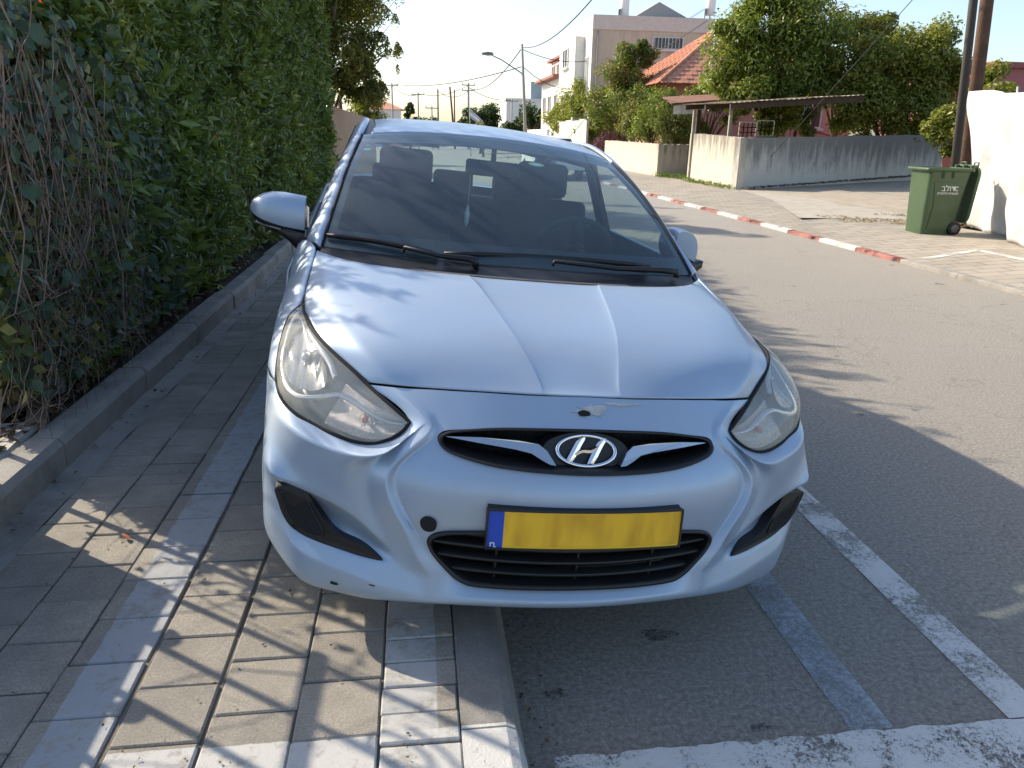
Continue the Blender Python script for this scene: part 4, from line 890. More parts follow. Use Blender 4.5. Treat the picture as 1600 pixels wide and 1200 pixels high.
# ------------------------------------------------------------------ hedge along the sidewalk
hedge = tag(add('hedge', None, None, (-2.0, 7.5, .24)), 'tall dense green hedge growing along the sidewalk behind the low kerb', 'hedge')
HO = Vector((-2.0, 7.5, .24))
def htop(y): return np.interp(y, [3.0, 3.6, 4.2, 4.8, 5.4, 7.5, 9.0, 11.0, 15.0], [1.93, 2.02, 2.30, 2.74, 3.12, 3.30, 3.55, 3.95, 4.3])
def hface(y, z): return -1.60+np.interp(y, [2.9, 3.5, 4.3, 6], [-.16, -.10, -.02, .03])-.10*np.clip((.75-z)/.4, 0, 1)
def hedge_layer(n, depth, sz, y0=3.0, y1=15.0):
    # density falls with distance because farther leaves are smaller on screen
    u = rng.random(n); y = y0+(y1-y0)*u**1.55; zt = htop(y); z = .30+(zt-.30)*rng.random(n)
    p = np.stack([np.zeros(n), y, z], 1); bulge = .23*fbm(p, 2.1, 3)+.10*fbm(p, 7.0, 4)
    x = hface(y, z)+bulge-depth*rng.random(n)**1.4
    # rounded shoulder at the top
    sh = np.clip((z-(zt-.25))/.25, 0, 1); x -= .25*sh**2
    c = np.stack([x, y, z], 1); nn = np.stack([.9+0*x, -.25+0*x, .55+0*x], 1)+rng.normal(size=(n, 3))*.55
    size = sz*(.6+.8*rng.random(n)**1.5)*(1.18+.25*np.clip((y-6)/6, 0, 1)); keep = (fbm(p, 3.6, 9)+.35*fbm(p, 9., 10) > -.34) | (rng.random(n) < .22); keep &= y > 3.02+np.clip(-1.62-x, 0, 2)*.8
    return c[keep]-np.array(HO), nn[keep], size[keep]
c, nn, sz = hedge_layer(12500, .30, .064)     # sprigs: each a tuft of leaves round a shoot tip
wc = c+np.array(HO); K = 9; m_ = len(c); ax = unit(np.stack([.75+0*c[:, 0], -.15+0*c[:, 0], .55+0*c[:, 0]], 1)+rng.normal(size=(m_, 3))*.35)
ax = np.repeat(ax, K, 0); d = unit(ax*.55+rng.normal(size=(m_*K, 3))*.75); L = np.repeat(sz*np.interp(wc[:, 1], [3, 5, 9, 15], [1.15, 1.12, 1.0, 1.1]), K)*(.65+.7*rng.random(m_*K))
cc = np.repeat(c, K, 0)+d*(L*.55)[:, None]+ax*((rng.random(m_*K)-.5)*.09)[:, None]
tone = np.clip(.46+.34*fbm(wc, 1.6, 21)+rng.normal(size=m_)*.13, 0, .97); tone = np.clip(np.repeat(tone, K)+rng.normal(size=m_*K)*.10, 0, 1)
leaf_cloud('foliage', cc, ax+rng.normal(size=(m_*K, 3))*.3, L, .34, LF_HEDGE, hedge, .16, 0, rnd=tone, tang=d)
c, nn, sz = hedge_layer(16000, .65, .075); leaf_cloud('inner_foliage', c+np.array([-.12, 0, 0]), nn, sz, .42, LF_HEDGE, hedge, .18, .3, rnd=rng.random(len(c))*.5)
# top sprigs that catch the light
n = 7000; y = 3.1+10.4*rng.random(n); zt = htop(y); z = zt-.10+.42*rng.random(n)**2.0; x = -1.85-.7*rng.random(n); y += np.clip(-1.6-x, 0, 2)*.7
leaf_cloud('top_foliage', np.stack([x, y, z], 1)-np.array(HO), rng.normal(size=(n, 3))+np.array([.3, 0, .8]), .05+.03*rng.random(n), .36, LF_HEDGE, hedge)
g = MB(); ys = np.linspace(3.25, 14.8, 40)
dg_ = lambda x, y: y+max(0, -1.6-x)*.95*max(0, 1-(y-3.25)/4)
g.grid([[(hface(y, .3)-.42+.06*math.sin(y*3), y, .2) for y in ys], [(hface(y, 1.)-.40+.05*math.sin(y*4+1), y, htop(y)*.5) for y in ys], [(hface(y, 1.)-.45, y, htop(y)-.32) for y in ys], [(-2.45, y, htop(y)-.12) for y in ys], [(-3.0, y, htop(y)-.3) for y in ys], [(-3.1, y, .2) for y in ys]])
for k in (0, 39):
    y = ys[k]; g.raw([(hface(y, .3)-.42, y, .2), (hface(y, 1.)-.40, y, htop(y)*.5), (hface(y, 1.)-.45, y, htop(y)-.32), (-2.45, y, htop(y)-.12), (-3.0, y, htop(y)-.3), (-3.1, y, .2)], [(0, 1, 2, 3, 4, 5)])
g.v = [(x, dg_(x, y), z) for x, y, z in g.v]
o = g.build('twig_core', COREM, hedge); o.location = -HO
def stem(k):
    y = 3.2+8*random.random()**1.5; z0 = .25; x = -1.75-.2*random.random(); h = random.uniform(.4, 1.6)
    p = [(x, y, z0)]
    for i in range(5): p.append((p[-1][0]+random.uniform(-.03, .07), p[-1][1]+random.uniform(-.09, .09), p[-1][2]+h/5))
    return [Vector(q)-HO for q in p], random.uniform(.6, 1.6)
sticks('stem', 260, stem, .006, TWIG, hedge, 4)
def orange_flowers(cx):
    return leaf_cloud('flower_cluster', np.array(cx)+rng.normal(size=(26, 3))*.022-np.array(HO), rng.normal(size=(26, 3))+np.array([.8, -.5, .2]), .03+.012*rng.random(26), .4, FLOW, hedge, kind=None)
FLOW = leaf_mat('orange_flower', [(0, (.55, .09, .02)), (1, (.75, .20, .04))], .5)
def spray(k):
    y = random.uniform(3.1, 5.0) if k < 46 else random.uniform(5.0, 9.0); z = float(htop(y))-.15; x = -1.70-.35*random.random(); p = [Vector((x, y, z))]; d = Vector((random.uniform(-.2, .5), random.uniform(-.4, .3), 1)).normalized(); L = random.uniform(.25, .55)
    for i in range(6): d = (d+Vector((random.uniform(-.1, .25), random.uniform(-.15, .15), -.08))).normalized(); p.append(p[-1]+d*L/6)
    SPR.append(p); return [q-HO for q in p], random.uniform(.6, 1.0)
SPR = []; sticks('shoot', 150, spray, .004, TWIG, hedge, 4)
sc_ = np.array([p[i].lerp(p[i+1], random.random()) for p in SPR for i in range(6) for _ in range(7)]); sd_ = unit(rng.normal(size=sc_.shape)+np.array([.1, 0, .3]))
leaf_cloud('shoot_foliage', sc_+sd_*.025-np.array(HO), rng.normal(size=sc_.shape), .045+.035*rng.random(len(sc_)), .34, LF_HEDGE, hedge, tang=sd_)
for q in ((-1.50, 3.52, 1.99), (-1.46, 7.85, 2.86), (-1.47, 7.92, 2.83)): orange_flowers(q)
# ------------------------------------------------------------------ vine tangle over a wire fence (left foreground)
vine = tag(add('dry_vine_tangle', None, None, (-1.65, 3.3, .24)), 'tangle of dry brown vines and ivy hanging over the wire fence beside the hedge', 'vines'); VO = Vector((-1.65, 3.3, .24))
def vst(k):
    r_ = random; y = r_.uniform(3.0, 4.0) if r_.random() < .82 else (r_.uniform(3.4, 4.6) if r_.random() < .6 else r_.uniform(2.6, 3.0)); z = r_.uniform(1.2, 2.15); x = -1.56-.22*r_.random()+.04*r_.random(); L = r_.uniform(.4, 1.5)
    p = [Vector((x, y, z))]; d = Vector((r_.uniform(-.1, .1), r_.uniform(-.35, .45), -1)).normalized()
    for i in range(7):
        d = (d+Vector((r_.uniform(-.12, .12), r_.uniform(-.55, .55), r_.uniform(-.25, .25)))).normalized(); q = p[-1]+d*L/7
        q.x = min(-1.50, max(-1.85, q.x)); q.z = max(.80 if q.y < 3.55 else .45, q.z); p.append(q)
    return [q-VO for q in p], r_.uniform(.5, 1.7)
sticks('vine_stem', 230, vst, .0036, TWIG, vine)
def vst2(k):
    r_ = random; a = r_.random()*6.28; p = [Vector((-1.55-.16*r_.random(), r_.uniform(3.05, 4.4), r_.uniform(.35, 1.5)))]; d = Vector((r_.uniform(-.2, .2), math.cos(a), math.sin(a)))
    for i in range(5): d = (d+Vector((r_.uniform(-.2, .2), r_.uniform(-.7, .7), r_.uniform(-.7, .7)))).normalized(); q = p[-1]+d*.07; q.z = max(.29, q.z); q.x = min(-1.49, q.x); p.append(q)
    return [q-VO for q in p], r_.uniform(.5, 1.1)
sticks('twig', 900, vst2, .0026, TWIG, vine)
n = 2600; y = 2.9+2.3*rng.random(n); z = .35+1.6*rng.random(n); k_ = (np.abs(z-1.0) < (y-2.6)*1.1)
c = np.stack([-1.56-.14*rng.random(n), y, z], 1)[k_]
leaf_cloud('ivy_leaf_mass', c-np.array(VO), np.array([.9, -.45, .35])+rng.normal(size=(len(c), 3))*.45, .045+.035*rng.random(len(c)), .8, LF_IVY, vine, .10, .6)
n = 320; c = np.stack([-1.52-.2*rng.random(n), 2.75+1.1*rng.random(n), .45+.95*rng.random(n)], 1); leaf_cloud('backlit_leaf', c-np.array(VO), rng.normal(size=(n, 3))+np.array([.8, -.3, .2]), .035+.03*rng.random(n), .7, LF_OLIVE, vine, .1, .5)
LM = MB(); LM.raw([(0, -.5, 0), (.30, -.25, .04), (.36, .05, .05), (.20, .32, .02), (0, .5, -.06), (-.20, .32, .02), (-.36, .05, .05), (-.30, -.25, .04), (0, 0, -.01)], [(8, 0, 1), (8, 1, 2), (8, 2, 3), (8, 3, 4), (8, 4, 5), (8, 5, 6), (8, 6, 7), (8, 7, 0)]); lo_ = LM.build('ivy_leaf', LF_IVY, fix=False); LME = lo_.data; bpy.data.objects.remove(lo_)
at_ = LME.attributes.new('rnd', 'FLOAT', 'POINT'); at_.data.foreach_set('value', [.45]*9)
for k in range(90):
    o = add('ivy_leaf', LME, vine, Vector((-1.50+random.uniform(-.03, .02), random.uniform(3.05, 4.6), random.uniform(.75, 1.85)))-VO, (R(random.uniform(40, 95)), random.uniform(-.5, .5), R(90+random.uniform(-50, 40)))); s_ = random.uniform(.05, .085); o.scale = (s_, s_, s_)
# wire fence
WIRE = mat('galvanised_wire', (.13, .13, .125), .6, .3)
fe = tag(add('wire_fence', None, None, (-1.50, 2.95, .24)), 'thin galvanised wire mesh fence under the dry vines at the bed edge', 'fence'); FO = Vector((-1.50, 2.95, .24))
for k in range(9): g = MB(); g.tube([(0, yy, .08+k*.155+.012*math.sin(yy*4+k)) for yy in np.linspace(0, 2.2, 12)], .0011, 4, False); g.build('horizontal_wire', WIRE, fe)
for k in range(19): g = MB(); g.tube([(.003, .06+k*.115+.01*math.sin(k), zz) for zz in np.linspace(0.0, 1.42, 6)], .0010, 4, False); g.build('vertical_wire', WIRE, fe)
for yy in (-.05, 2.2): g = MB(); g.tube([(-.16, yy, -.05), (-.16, yy, 1.45)], .014, 8); g.build('fence_post', mat('rust_post', (.16, .09, .06), .8, var=.4), fe)
# iron gate beside the photographer (throws the bar shadows on the pavers)
IRON = mat('wrought_iron', (.03, .03, .032), .5, .5)
gt = tag(add('iron_gate', None, None, (-1.52, 1.2, .13)), 'black wrought iron gate with scrolls beside the low kerb', 'gate')
for zz in (.30, .98, 1.42): g = MB(); g.box((-.015, -.1, zz-.016), (.015, 1.42, zz+.016)); g.build('gate_rail', IRON, gt)
for k in range(8): g = MB(); yy = -.05+k*.205; g.tube([(0, yy, .05), (0, yy, 1.50)], .011, 6); g.build('gate_bar', IRON, gt)
g = MB(); g.box((-.004, -.09, .04), (.004, 1.41, .60)); g.build('gate_panel', IRON, gt)
for k in range(5):
    yy = .1+k*.28
    g = MB(); g.tube([(0, yy+.085*(1-t*.7)*math.cos(t*9), 1.18+.11*(1-t*.7)*math.sin(t*9)) for t in np.linspace(0, 1, 26)], .007, 5); g.build('gate_scroll', IRON, gt)
    g = MB(); g.lathe([(.001, -.035), (.026, -.02), (.036, 0), (.026, .02), (.001, .035)], 10, 'Z', (0, yy, .64)); g.build('gate_knob', IRON, gt)
# things lying in the bed
def lying(name, label, cat, a, b, mt, loc, rot, bev=.01):
    g = MB(); g.box(a, b, bev); o = g.build(name, mt, None, loc, rot); return tag(o, label, cat)
BLOCKM = mat('pale_block', (.46, .46, .44), .8, var=.25, vscale=9, bmp=.4, bscale=50)
lying('concrete_block', 'pale grey hollow block lying among the vines in the bed', 'block', (-.2, -.13, 0), (.2, .13, .17), BLOCKM, (-1.95, 3.62, .26), (.12, .10, .9))
lying('stone_slab', 'rough stone slab standing upright in the soil under the hedge', 'stone', (-.03, -.16, 0), (.03, .16, .34), tint('dark_stone', (.13, .115, .095)), (-1.74, 5.0, .22), (.1, -.2, .2), .02)
lying('wooden_board', 'old brown board lying in the soil below the pale block', 'board', (-.04, -.32, 0), (.04, .32, .03), tint('old_wood', (.17, .115, .075)), (-1.72, 3.42, .27), (.03, .1, .35), .004)
lying('wooden_board', 'short grey plank leaning on the pale block by the fence', 'board', (-.035, -.26, 0), (.035, .26, .028), tint('grey_wood', (.22, .19, .155)), (-1.80, 3.25, .28), (.05, -.15, -.25), .004)
g = MB(); g.lathe([(.04, -.14), (.046, -.14), (.046, .14), (.04, .14)], 18, 'Y'); tag(g.build('pipe_piece', BLOCKM, None, (-1.82, 3.02, .30), (.1, 0, .5)), 'short piece of off-white pipe lying by the fence', 'pipe')
lying('broken_slab', 'cracked concrete slab lying flat behind the low kerb', 'slab', (-.22, -.42, 0), (.22, .42, .035), tint('cracked_concrete', (.36, .34, .30), 6), (-1.80, 2.75, .236), (.02, -.03, .06), .012)
# litter
n = 1500; c = np.stack([-1.60-.55*rng.random(n)**1.3, 2.6+5.0*rng.random(n), .275+.02*rng.random(n)], 1)
tag(leaf_cloud('leaf_litter', c, np.array([0, 0, 1.])+rng.normal(size=(n, 3))*.4, .035+.03*rng.random(n), .45, LF_DRY), 'dry brown leaves littering the planting bed', 'leaves')
n = 80; c = np.stack([-1.36-.09*rng.random(n), 2.2+7*rng.random(n), .140+.006*rng.random(n)], 1)
tag(leaf_cloud('kerb_grit', c, np.array([0, 0, 1.])+rng.normal(size=(n, 3))*.3, .012+.012*rng.random(n), .8, LF_DRY), 'grit and crumbs gathered at the foot of the low kerb', 'grit')
for x, y, rz, lb in ((-1.02, 2.40, .9, 'single rust-coloured leaf lying on the grey pavers'), (-.70, 3.18, .3, 'curled brown leaf beside the blue stripe on the pavers')):
    o = add('fallen_leaf', LME, None, (x, y, .142), (.2, .3, rz)); o.scale = (.03, .055, .05); o.data = LME.copy(); o.data.materials.clear(); o.data.materials.append(mat('rust_leaf', (.30, .09, .03), .7)); tag(o, lb, 'leaf')
n = 420; c = np.stack([-1.35+1.55*rng.random(n), 1.3+6.5*rng.random(n)**1.3, .1335+.004*rng.random(n)], 1)
tag(leaf_cloud('pavement_grit', c, np.array([0, 0, 1.])+rng.normal(size=(n, 3))*.25, .005+.009*rng.random(n), .6, LF_DRY), 'tiny crumbs and leaf bits scattered over the pavers', 'grit')
n = 260; c = np.stack([.245+.10*rng.random(n)**2.5, 1.2+6*rng.random(n), .004+.004*rng.random(n)], 1)
tag(leaf_cloud('gutter_grit', c, np.array([0, 0, 1.])+rng.normal(size=(n, 3))*.3, .008+.014*rng.random(n), .5, LF_DRY), 'dry bits collected in the gutter along the road kerb', 'grit')
# ------------------------------------------------------------------ trees
def tree(name, label, loc, crown, leafm, nleaf, lsize, aspect=.4, trunk_r=.12, clumps=40, seed=1, fork=.35, droop=.3, group=None, hang=0., cat='tree', vis_side=None, sparse=0., trunk=True):
    """crown: list of (cx,cy,cz,rx,ry,rz) lobes relative to loc"""
    t = tag(add(name, None, None, loc), label, cat, group); r_ = np.random.default_rng(seed)
    cs = []; lob = np.array(crown); w = (lob[:, 3]*lob[:, 4]*lob[:, 5])**(2/3); w /= w.sum()
    pick = r_.choice(len(lob), clumps, p=w); dirs = unit(r_.normal(size=(clumps, 3))); rad = r_.random(clumps)**.45*.86
    cc = lob[pick, :3]+dirs*lob[pick, 3:]*rad[:, None]; cr = lob[pick, 3:].mean(1)*(.30+.20*r_.random(clumps))
    k = r_.integers(0, clumps, nleaf); d = unit(r_.normal(size=(nleaf, 3))); rr_ = r_.random(nleaf)**.5
    p = cc[k]+d*(cr[k]*rr_)[:, None]*np.array([1, 1, .8]); p[:, 2] -= hang*rr_**2
    if sparse: kp = fbm(p, 1.6/max(.3, cr.mean()), seed) > -sparse; p = p[kp]; d = d[kp]; k = k[kp]
    tone = np.clip(.5+.3*(r_.random(clumps)[k]-.5)+r_.normal(size=len(p))*.22, 0, 1)
    leaf_cloud('crown', p, d*.7+np.array([0, 0, .55])+r_.normal(size=(len(p), 3))*.5, lsize*(.7+.6*r_.random(len(p))), aspect, leafm, t, .15, droop, rnd=tone)
    if trunk:
        g = MB(); top = lob[:, 2].mean()-.2*lob[:, 5].max(); h = top*fork if top > .6 else .4
        g.tube([(0, 0, -.1), (.03, .02, h*.5), (.0, .05, h)], [trunk_r*1.25, trunk_r, trunk_r*.9], 10)
        for q in range(min(clumps, 16)):
            e = Vector(cc[q]); s0 = Vector((0, .05, h*.96)); m_ = s0.lerp(e, .5)+Vector((r_.normal()*.12, r_.normal()*.12, .18)); g.tube([s0, m_, e], [trunk_r*.55, trunk_r*.3, trunk_r*.08], 6, False)
        g.build('trunk', BARK, t)
    return t
# ------------------------------------------------------------------ opposite side: walls
def stucco_build(base, dark, zt, drip=1.0):
    def f_(nt, b):
        p = pos(nt); s = sep(nt, p)
        mp = nt.nodes.new('ShaderNodeMapping'); mp.inputs['Scale'].default_value = (3.2, 3.2, .55); nt.links.new(p, mp.inputs[0])
        d = noise(nt, 1.6, 6, .72, mp.outputs[0]); f = noise(nt, 2.6, 6, .7, p)
        h = math_(nt, 'MULTIPLY_ADD', s[2], .85/zt, -.15)                                  # streaks hang from the coping
        k = ramp(nt, math_(nt, 'ADD', math_(nt, 'MULTIPLY', d, .9), math_(nt, 'MULTIPLY', h, .42*drip)), [(.56, (0, 0, 0)), (.80, (1, 1, 1))])
        c = mix(nt, f, tuple(x*.82 for x in base), base); c = mix(nt, math_(nt, 'MULTIPLY', k, .85), c, dark)
        nt.links.new(c, b.inputs['Base Color']); nt.links.new(bump(nt, noise(nt, 30, 6, .8, p), .5, .03), b.inputs['Normal'])
    return f_
WD = mat('dark_stained_plaster', (.5, .46, .4), .92, build=stucco_build((.60, .56, .48), (.16, .15, .135), 1.7, 1.75))
WA = mat('stained_plaster', (.62, .56, .46), .92, build=stucco_build((.56, .505, .41), (.13, .12, .105), 1.5)); WB = mat('cream_plaster', (.62, .57, .46), .92, build=stucco_build((.55, .50, .40), (.22, .20, .17), 1.3, .7))
wall_a = thing('garden_wall', 'low stained plaster wall with a corner beside the driveway', 'wall', (8.86, 20.65, .1))
def wallrun(pts, th, zt, zb, mt, par, nm, org):
    g = MB(); r_ = random.Random(4); n = 30
    a, b = Vector((*pts[0], 0)), Vector((*pts[1], 0)); d = (b-a).normalized(); nr = Vector((-d.y, d.x, 0))*th
    top = [zt[0]+(zt[1]-zt[0])*k/n+r_.uniform(-.012, .012) for k in range(n+1)]
    P_ = [a.lerp(b, k/n)-Vector(org) for k in range(n+1)]
    O = -Vector((0, 0, org[2])) if False else Vector((0, 0, 0))
    rows = [[p+Vector((0, 0, zb)) for p in P_], [Vector((p.x, p.y, t-org[2])) for p, t in zip(P_, top)], [Vector((p.x, p.y, t-org[2]))+nr for p, t in zip(P_, top)], [p+nr+Vector((0, 0, zb)) for p in P_]]
    rows[0] = [Vector((p.x, p.y, zb-org[2])) for p in P_]; rows[3] = [Vector((p.x, p.y, zb-org[2]))+nr for p in P_]
    g.grid(rows, False)
    for k in (0, n): g.raw([rows[i][k] for i in range(4)], [(0, 1, 2, 3)])
    return g.build(nm, mt, par)
wallrun(((9.08, 25.3), (8.86, 20.65)), .2, (1.62, 1.50), -.05, WA, wall_a, 'street_side', (8.86, 20.65, .1))
wallrun(((8.863, 20.647), (17.6, 24.3)), .2, (1.49, 1.72), -.05, WD, wall_a, 'driveway_side', (8.86, 20.65, .1))
wall_b = thing('garden_wall', 'low cream plaster wall under the flowering shrubs', 'wall', (8.75, 27.6, .1))
wallrun(((8.85, 36.2), (8.75, 27.6)), .2, (1.30, 1.24), -.05, WB, wall_b, 'street_side', (8.75, 27.6, .1)); wallrun(((8.753, 27.597), (10.5, 27.9)), .2, (1.235, 1.24), -.05, WA, wall_b, 'gate_side', (8.75, 27.6, .1))
STEP = tint('pale_step', (.5, .47, .41)); GREYW = mat('grey_panel', (.42, .40, .38), .8, var=.15, vscale=2)
fw = thing('boundary_wall', 'pale grey panelled wall beyond the cream wall', 'wall', (8.75, 40, 0))
for k in range(5): g = MB(); g.box((0, k*1.95, -.05), (.12, k*1.95+1.9, 2.32-.05*(k % 2)), .01); g.build('wall_panel', GREYW, fw)
fw2 = thing('boundary_wall', 'low white wall at the foot of the street lamp', 'wall', (8.4, 50.2, 0)); g = MB(); g.box((0, 0, -.05), (.15, 9, 1.85), .01); g.build('wall_panel', mat('white_wall', (.66, .64, .60), .85, var=.1), fw2)
# weeds at the wall foot
def tuft(n, x0, y0, x1, y1, h, label):
    t_ = rng.random(n); c = np.stack([x0+(x1-x0)*t_+rng.normal(size=n)*.10, y0+(y1-y0)*t_+rng.normal(size=n)*.08, .14+h*rng.random(n)**1.5], 1)
    o = leaf_cloud('weeds', c, rng.normal(size=(n, 3))*.6+np.array([-.3, -.8, .1]), .06+.05*rng.random(n), .25, GRASS, droop=-1.5); tag(o, label, 'weeds')
GRASS = leaf_mat('weed_leaf', [(0, (.06, .12, .015)), (.7, (.13, .21, .03)), (1, (.30, .28, .10))], .5)
tuft(700, 8.65, 27.2, 9.3, 25.0, .14, 'bright green weeds in the gap between the two garden walls'); tuft(500, 8.78, 24.6, 8.7, 20.6, .10, 'sparse weeds along the foot of the stained wall')
n = 900; c = np.stack([9.0+8*rng.random(n), 20.3+3.2*rng.random(n)*0+0*rng.random(n), np.zeros(n)], 1); c[:, 1] = 20.45+(c[:, 0]-8.86)*.418-.25*rng.random(n); c[:, 2] = .15+.33*np.clip((c[:, 0]-9)/9, 0, 1)+.04*rng.random(n)
tag(leaf_cloud('wall_litter', c, np.array([0, 0, 1.])+rng.normal(size=(n, 3))*.4, .05+.05*rng.random(n), .5, LF_DRY), 'dry leaf litter along the driveway side of the stained wall', 'leaves')
n = 1200; c = np.stack([7.4+1.9*rng.random(n), 11.6+2.2*rng.random(n), .128+.02*rng.random(n)], 1); keep = fbm(c, 2.2, 5) > .05
tag(leaf_cloud('straw_litter', c[keep], np.array([0, 0, 1.])+rng.normal(size=(keep.sum(), 3))*.3, .04+.05*rng.random(keep.sum()), .3, leaf_mat('straw', [(0, (.22, .16, .09)), (1, (.42, .33, .20))], .8, .1)), 'straw and dry crumbs scattered on the pavement behind the bin', 'litter')
# ------------------------------------------------------------------ pergola
WOODD = tint('dark_timber', (.055, .035, .025), 6); SHEET = mat('corrugated_sheet', (.44, .39, .31), .8, var=.3, vscale=3); POSTM = tint('grey_post', (.30, .27, .22), 5)
pg = thing('pergola', 'open pergola with sagging corrugated sheets and dark beams behind the wall corner', 'pergola', (9.1, 21.6, .12)); PO = Vector((9.1, 21.6, .12))
def rz_(x): return 2.44+.075*(x-9.0)
for k in range(5):
    xa = 8.75+k*.80; g = MB(); xs = np.linspace(xa, xa+.90, 13); dz = .012*(k % 2)
    g.grid([[(x, y, rz_(x)+dz+.012*math.cos((x-xa)*40)+.09*(y-21.3)/4) for x in xs] for y in (21.3, 23.3, 25.4)]); g.grid([[(x, y, rz_(x)+dz-.008+.012*math.cos((x-xa)*40)+.09*(y-21.3)/4) for x in xs] for y in (21.3, 23.3, 25.4)])
    o = g.build('roof_sheet', SHEET, pg); o.location = -PO
for y in (21.45, 23.4, 25.2):
    g = MB(); g.prism([(8.80, rz_(8.8)-.03), (12.75, rz_(12.75)-.03), (12.75, rz_(12.75)-.19), (8.80, rz_(8.8)-.17)], lambda x, z: (x, y, z+.09*(y-21.3)/4), lambda x, z: (x, y+.08, z+.09*(y-21.3)/4)); o = g.build('beam', WOODD, pg); o.location = -PO
for x, y, w, mt in ((9.05, 25.0, .09, POSTM), (9.22, 22.4, .085, POSTM), (12.15, 23.0, .07, WOODD), (9.3, 25.3, .14, WOODD), (12.6, 25.0, .08, WOODD)):
    g = MB(); g.box((x-w/2, y-w/2, .1), (x+w/2, y+w/2, rz_(x)-.10), .006); o = g.build('post', mt, pg); o.location = -PO
lt = thing('breeze_block_screen', 'small pierced block screen standing on the wall under the pergola', 'screen', (9.0, 21.4, 1.45))
BB = tint('breeze_block', (.36, .32, .24), 8)
for u, x0 in enumerate((.10, .62)):
    for r_i in range(3):
        for q in range(4):
            g = MB(); a = x0+q*.125; z = .06+r_i*.135+.05*u
            for (p0, p1) in (((a, 0, z), (a+.125, 0, z)), ((a+.125, 0, z), (a+.125, 0, z+.135)), ((a+.125, 0, z+.135), (a, 0, z+.135)), ((a, 0, z+.135), (a, 0, z))): g.tube([p0, p1], .016, 4)
            g.build('pierced_block', BB, lt)
g = MB(); g.box((.45, -.12, .0), (1.35, .12, .08), .01); g.build('coping_slab', tint('dark_slab', (.10, .095, .085)), lt)
aw = thing('canvas_awning', 'small faded striped awning hanging left of the pergola', 'awning', (9.0, 26.0, 2.2)); g = MB()
g.grid([[(-.35+1.1*k/16, .02*math.sin(k*1.5), .30-.28*j/3+.05*k/16) for k in range(17)] for j in range(4)]); g.build('valance', mat('faded_canvas', (.55, .55, .50), .9, var=.2, vscale=10), aw)
g = MB(); g.grid([[(-.5, -.2, .36), (1.4, -.4, .52)], [(-.4, 1.2, .62), (1.5, 1.0, .75)]], False); g.grid([[(-.5, -.2, .33), (1.4, -.4, .49)], [(-.4, 1.2, .59), (1.5, 1.0, .72)]], False); g.build('awning_roof', tint('rusty_sheet', (.22, .11, .075)), aw)
# ------------------------------------------------------------------ buildings
def wallbox(g, a, b): g.box(a, b)
def window(par, c, w, h, axis, fr, gl, bars=0, depth=.06, shutter=None):
    """axis 'y': faces -y ; 'x': faces -x"""
    x, y, z = c
    def bx(u0, u1, v0, v1, d0, d1):
        return ((x+u0, y+d0, z+v0), (x+u1, y+d1, z+v1)) if axis == 'y' else ((x+d0, y+u0, z+v0), (x+d1, y+u1, z+v1))
    f = MB(); t = .06
    for q in ((-w/2, w/2, -h/2, -h/2+t), (-w/2, w/2, h/2-t, h/2), (-w/2, -w/2+t, -h/2+t, h/2-t), (w/2-t, w/2, -h/2+t, h/2-t), (-.025, .025, -h/2+t, h/2-t)): f.box(*bx(*q, -.07, .03))
    wo = f.build('window', fr, par); p_ = MB(); p_.box(*bx(-w/2+t, w/2-t, -h/2+t, h/2-t, -.02, .02)); p_.build('pane', gl, wo)
    s_ = MB(); s_.box(*bx(-w/2-.1, w/2+.1, -h/2-.1, -h/2-.002, -.16, .02)); s_.build('sill', fr, wo)
    for k in range(bars):
        u = -w/2+w*(k+.5)/bars; b_ = MB(); b_.box(*bx(u-.012, u+.012, -h/2, h/2, -.14, -.115)); b_.build('window_bar', fr, wo)
    return wo
WGL = mat('window_dark', (.03, .035, .04), .12, coat=.4); WFR = mat('white_frame', (.62, .61, .58), .6); PINK = mat('pink_plaster', (.60, .29, .23), .9, build=stucco_build((.64, .32, .26), (.38, .20, .17), 6., .5))
BEIGE = mat('beige_plaster', (.50, .44, .35), .92, build=stucco_build((.58, .52, .41), (.38, .335, .27), 9., .6)); WHITEP = mat('white_plaster', (.72, .71, .68), .9, build=stucco_build((.74, .73, .70), (.45, .43, .40), 9., .5))
ph = thing('pink_house', 'pink plastered house with red tiled hip roof behind the trees', 'house', (10.85, 33.7, 0))
g = MB(); g.box((0, 0, -.2), (8.7, 8, 3.72)); g.build('wall', PINK, ph)
TILE = mat('red_roof_tile', (.52, .235, .15), .85, var=.35, vscale=3, bmp=.3, bscale=20)
cx0, cx1, cy0, cy1, ze, zr = -.45, 9.15, -.5, 8.5, 3.70, 6.9
g = MB(); A_, B_, C_, D_ = V3(cx0, cy0, ze), V3(cx1, cy0, ze), V3(cx1, cy1, ze), V3(cx0, cy1, ze); E_, F_ = V3(4.3, 4, zr), V3(4.6, 4, zr); g.raw([A_, B_, C_, D_, E_, F_], [(0, 1, 5, 4), (1, 2, 5), (2, 3, 4, 5), (3, 0, 4), (0, 3, 2, 1)]); rf = g.build('roof', TILE, ph)
tl = MB(); tl.box((-.15, -.20, -.012), (.15, .20, .018)); to_ = tl.build('roof_tile', TILE); TME = to_.data; bpy.data.objects.remove(to_)
def tile_face(p00, p10, p01, p11, nu, nv, lim):
    k_ = 0
    for j in range(nv):
        a, b = p00.lerp(p01, j/nv), p10.lerp(p11, j/nv); L = (b-a).length; n_ = max(1, int(L/.30)); d = (b-a).normalized(); up = ((p01+p11)/2-(p00+p10)/2).normalized(); nr = d.cross(up)
        for i in range(n_):
            q = a+d*(.30*(i+.5))+up*.10+nr*(.03+.012*(i % 2)); M_ = Matrix((d, (up-nr*.10).normalized(), nr)).transposed().to_4x4(); M_.translation = q; yield M_
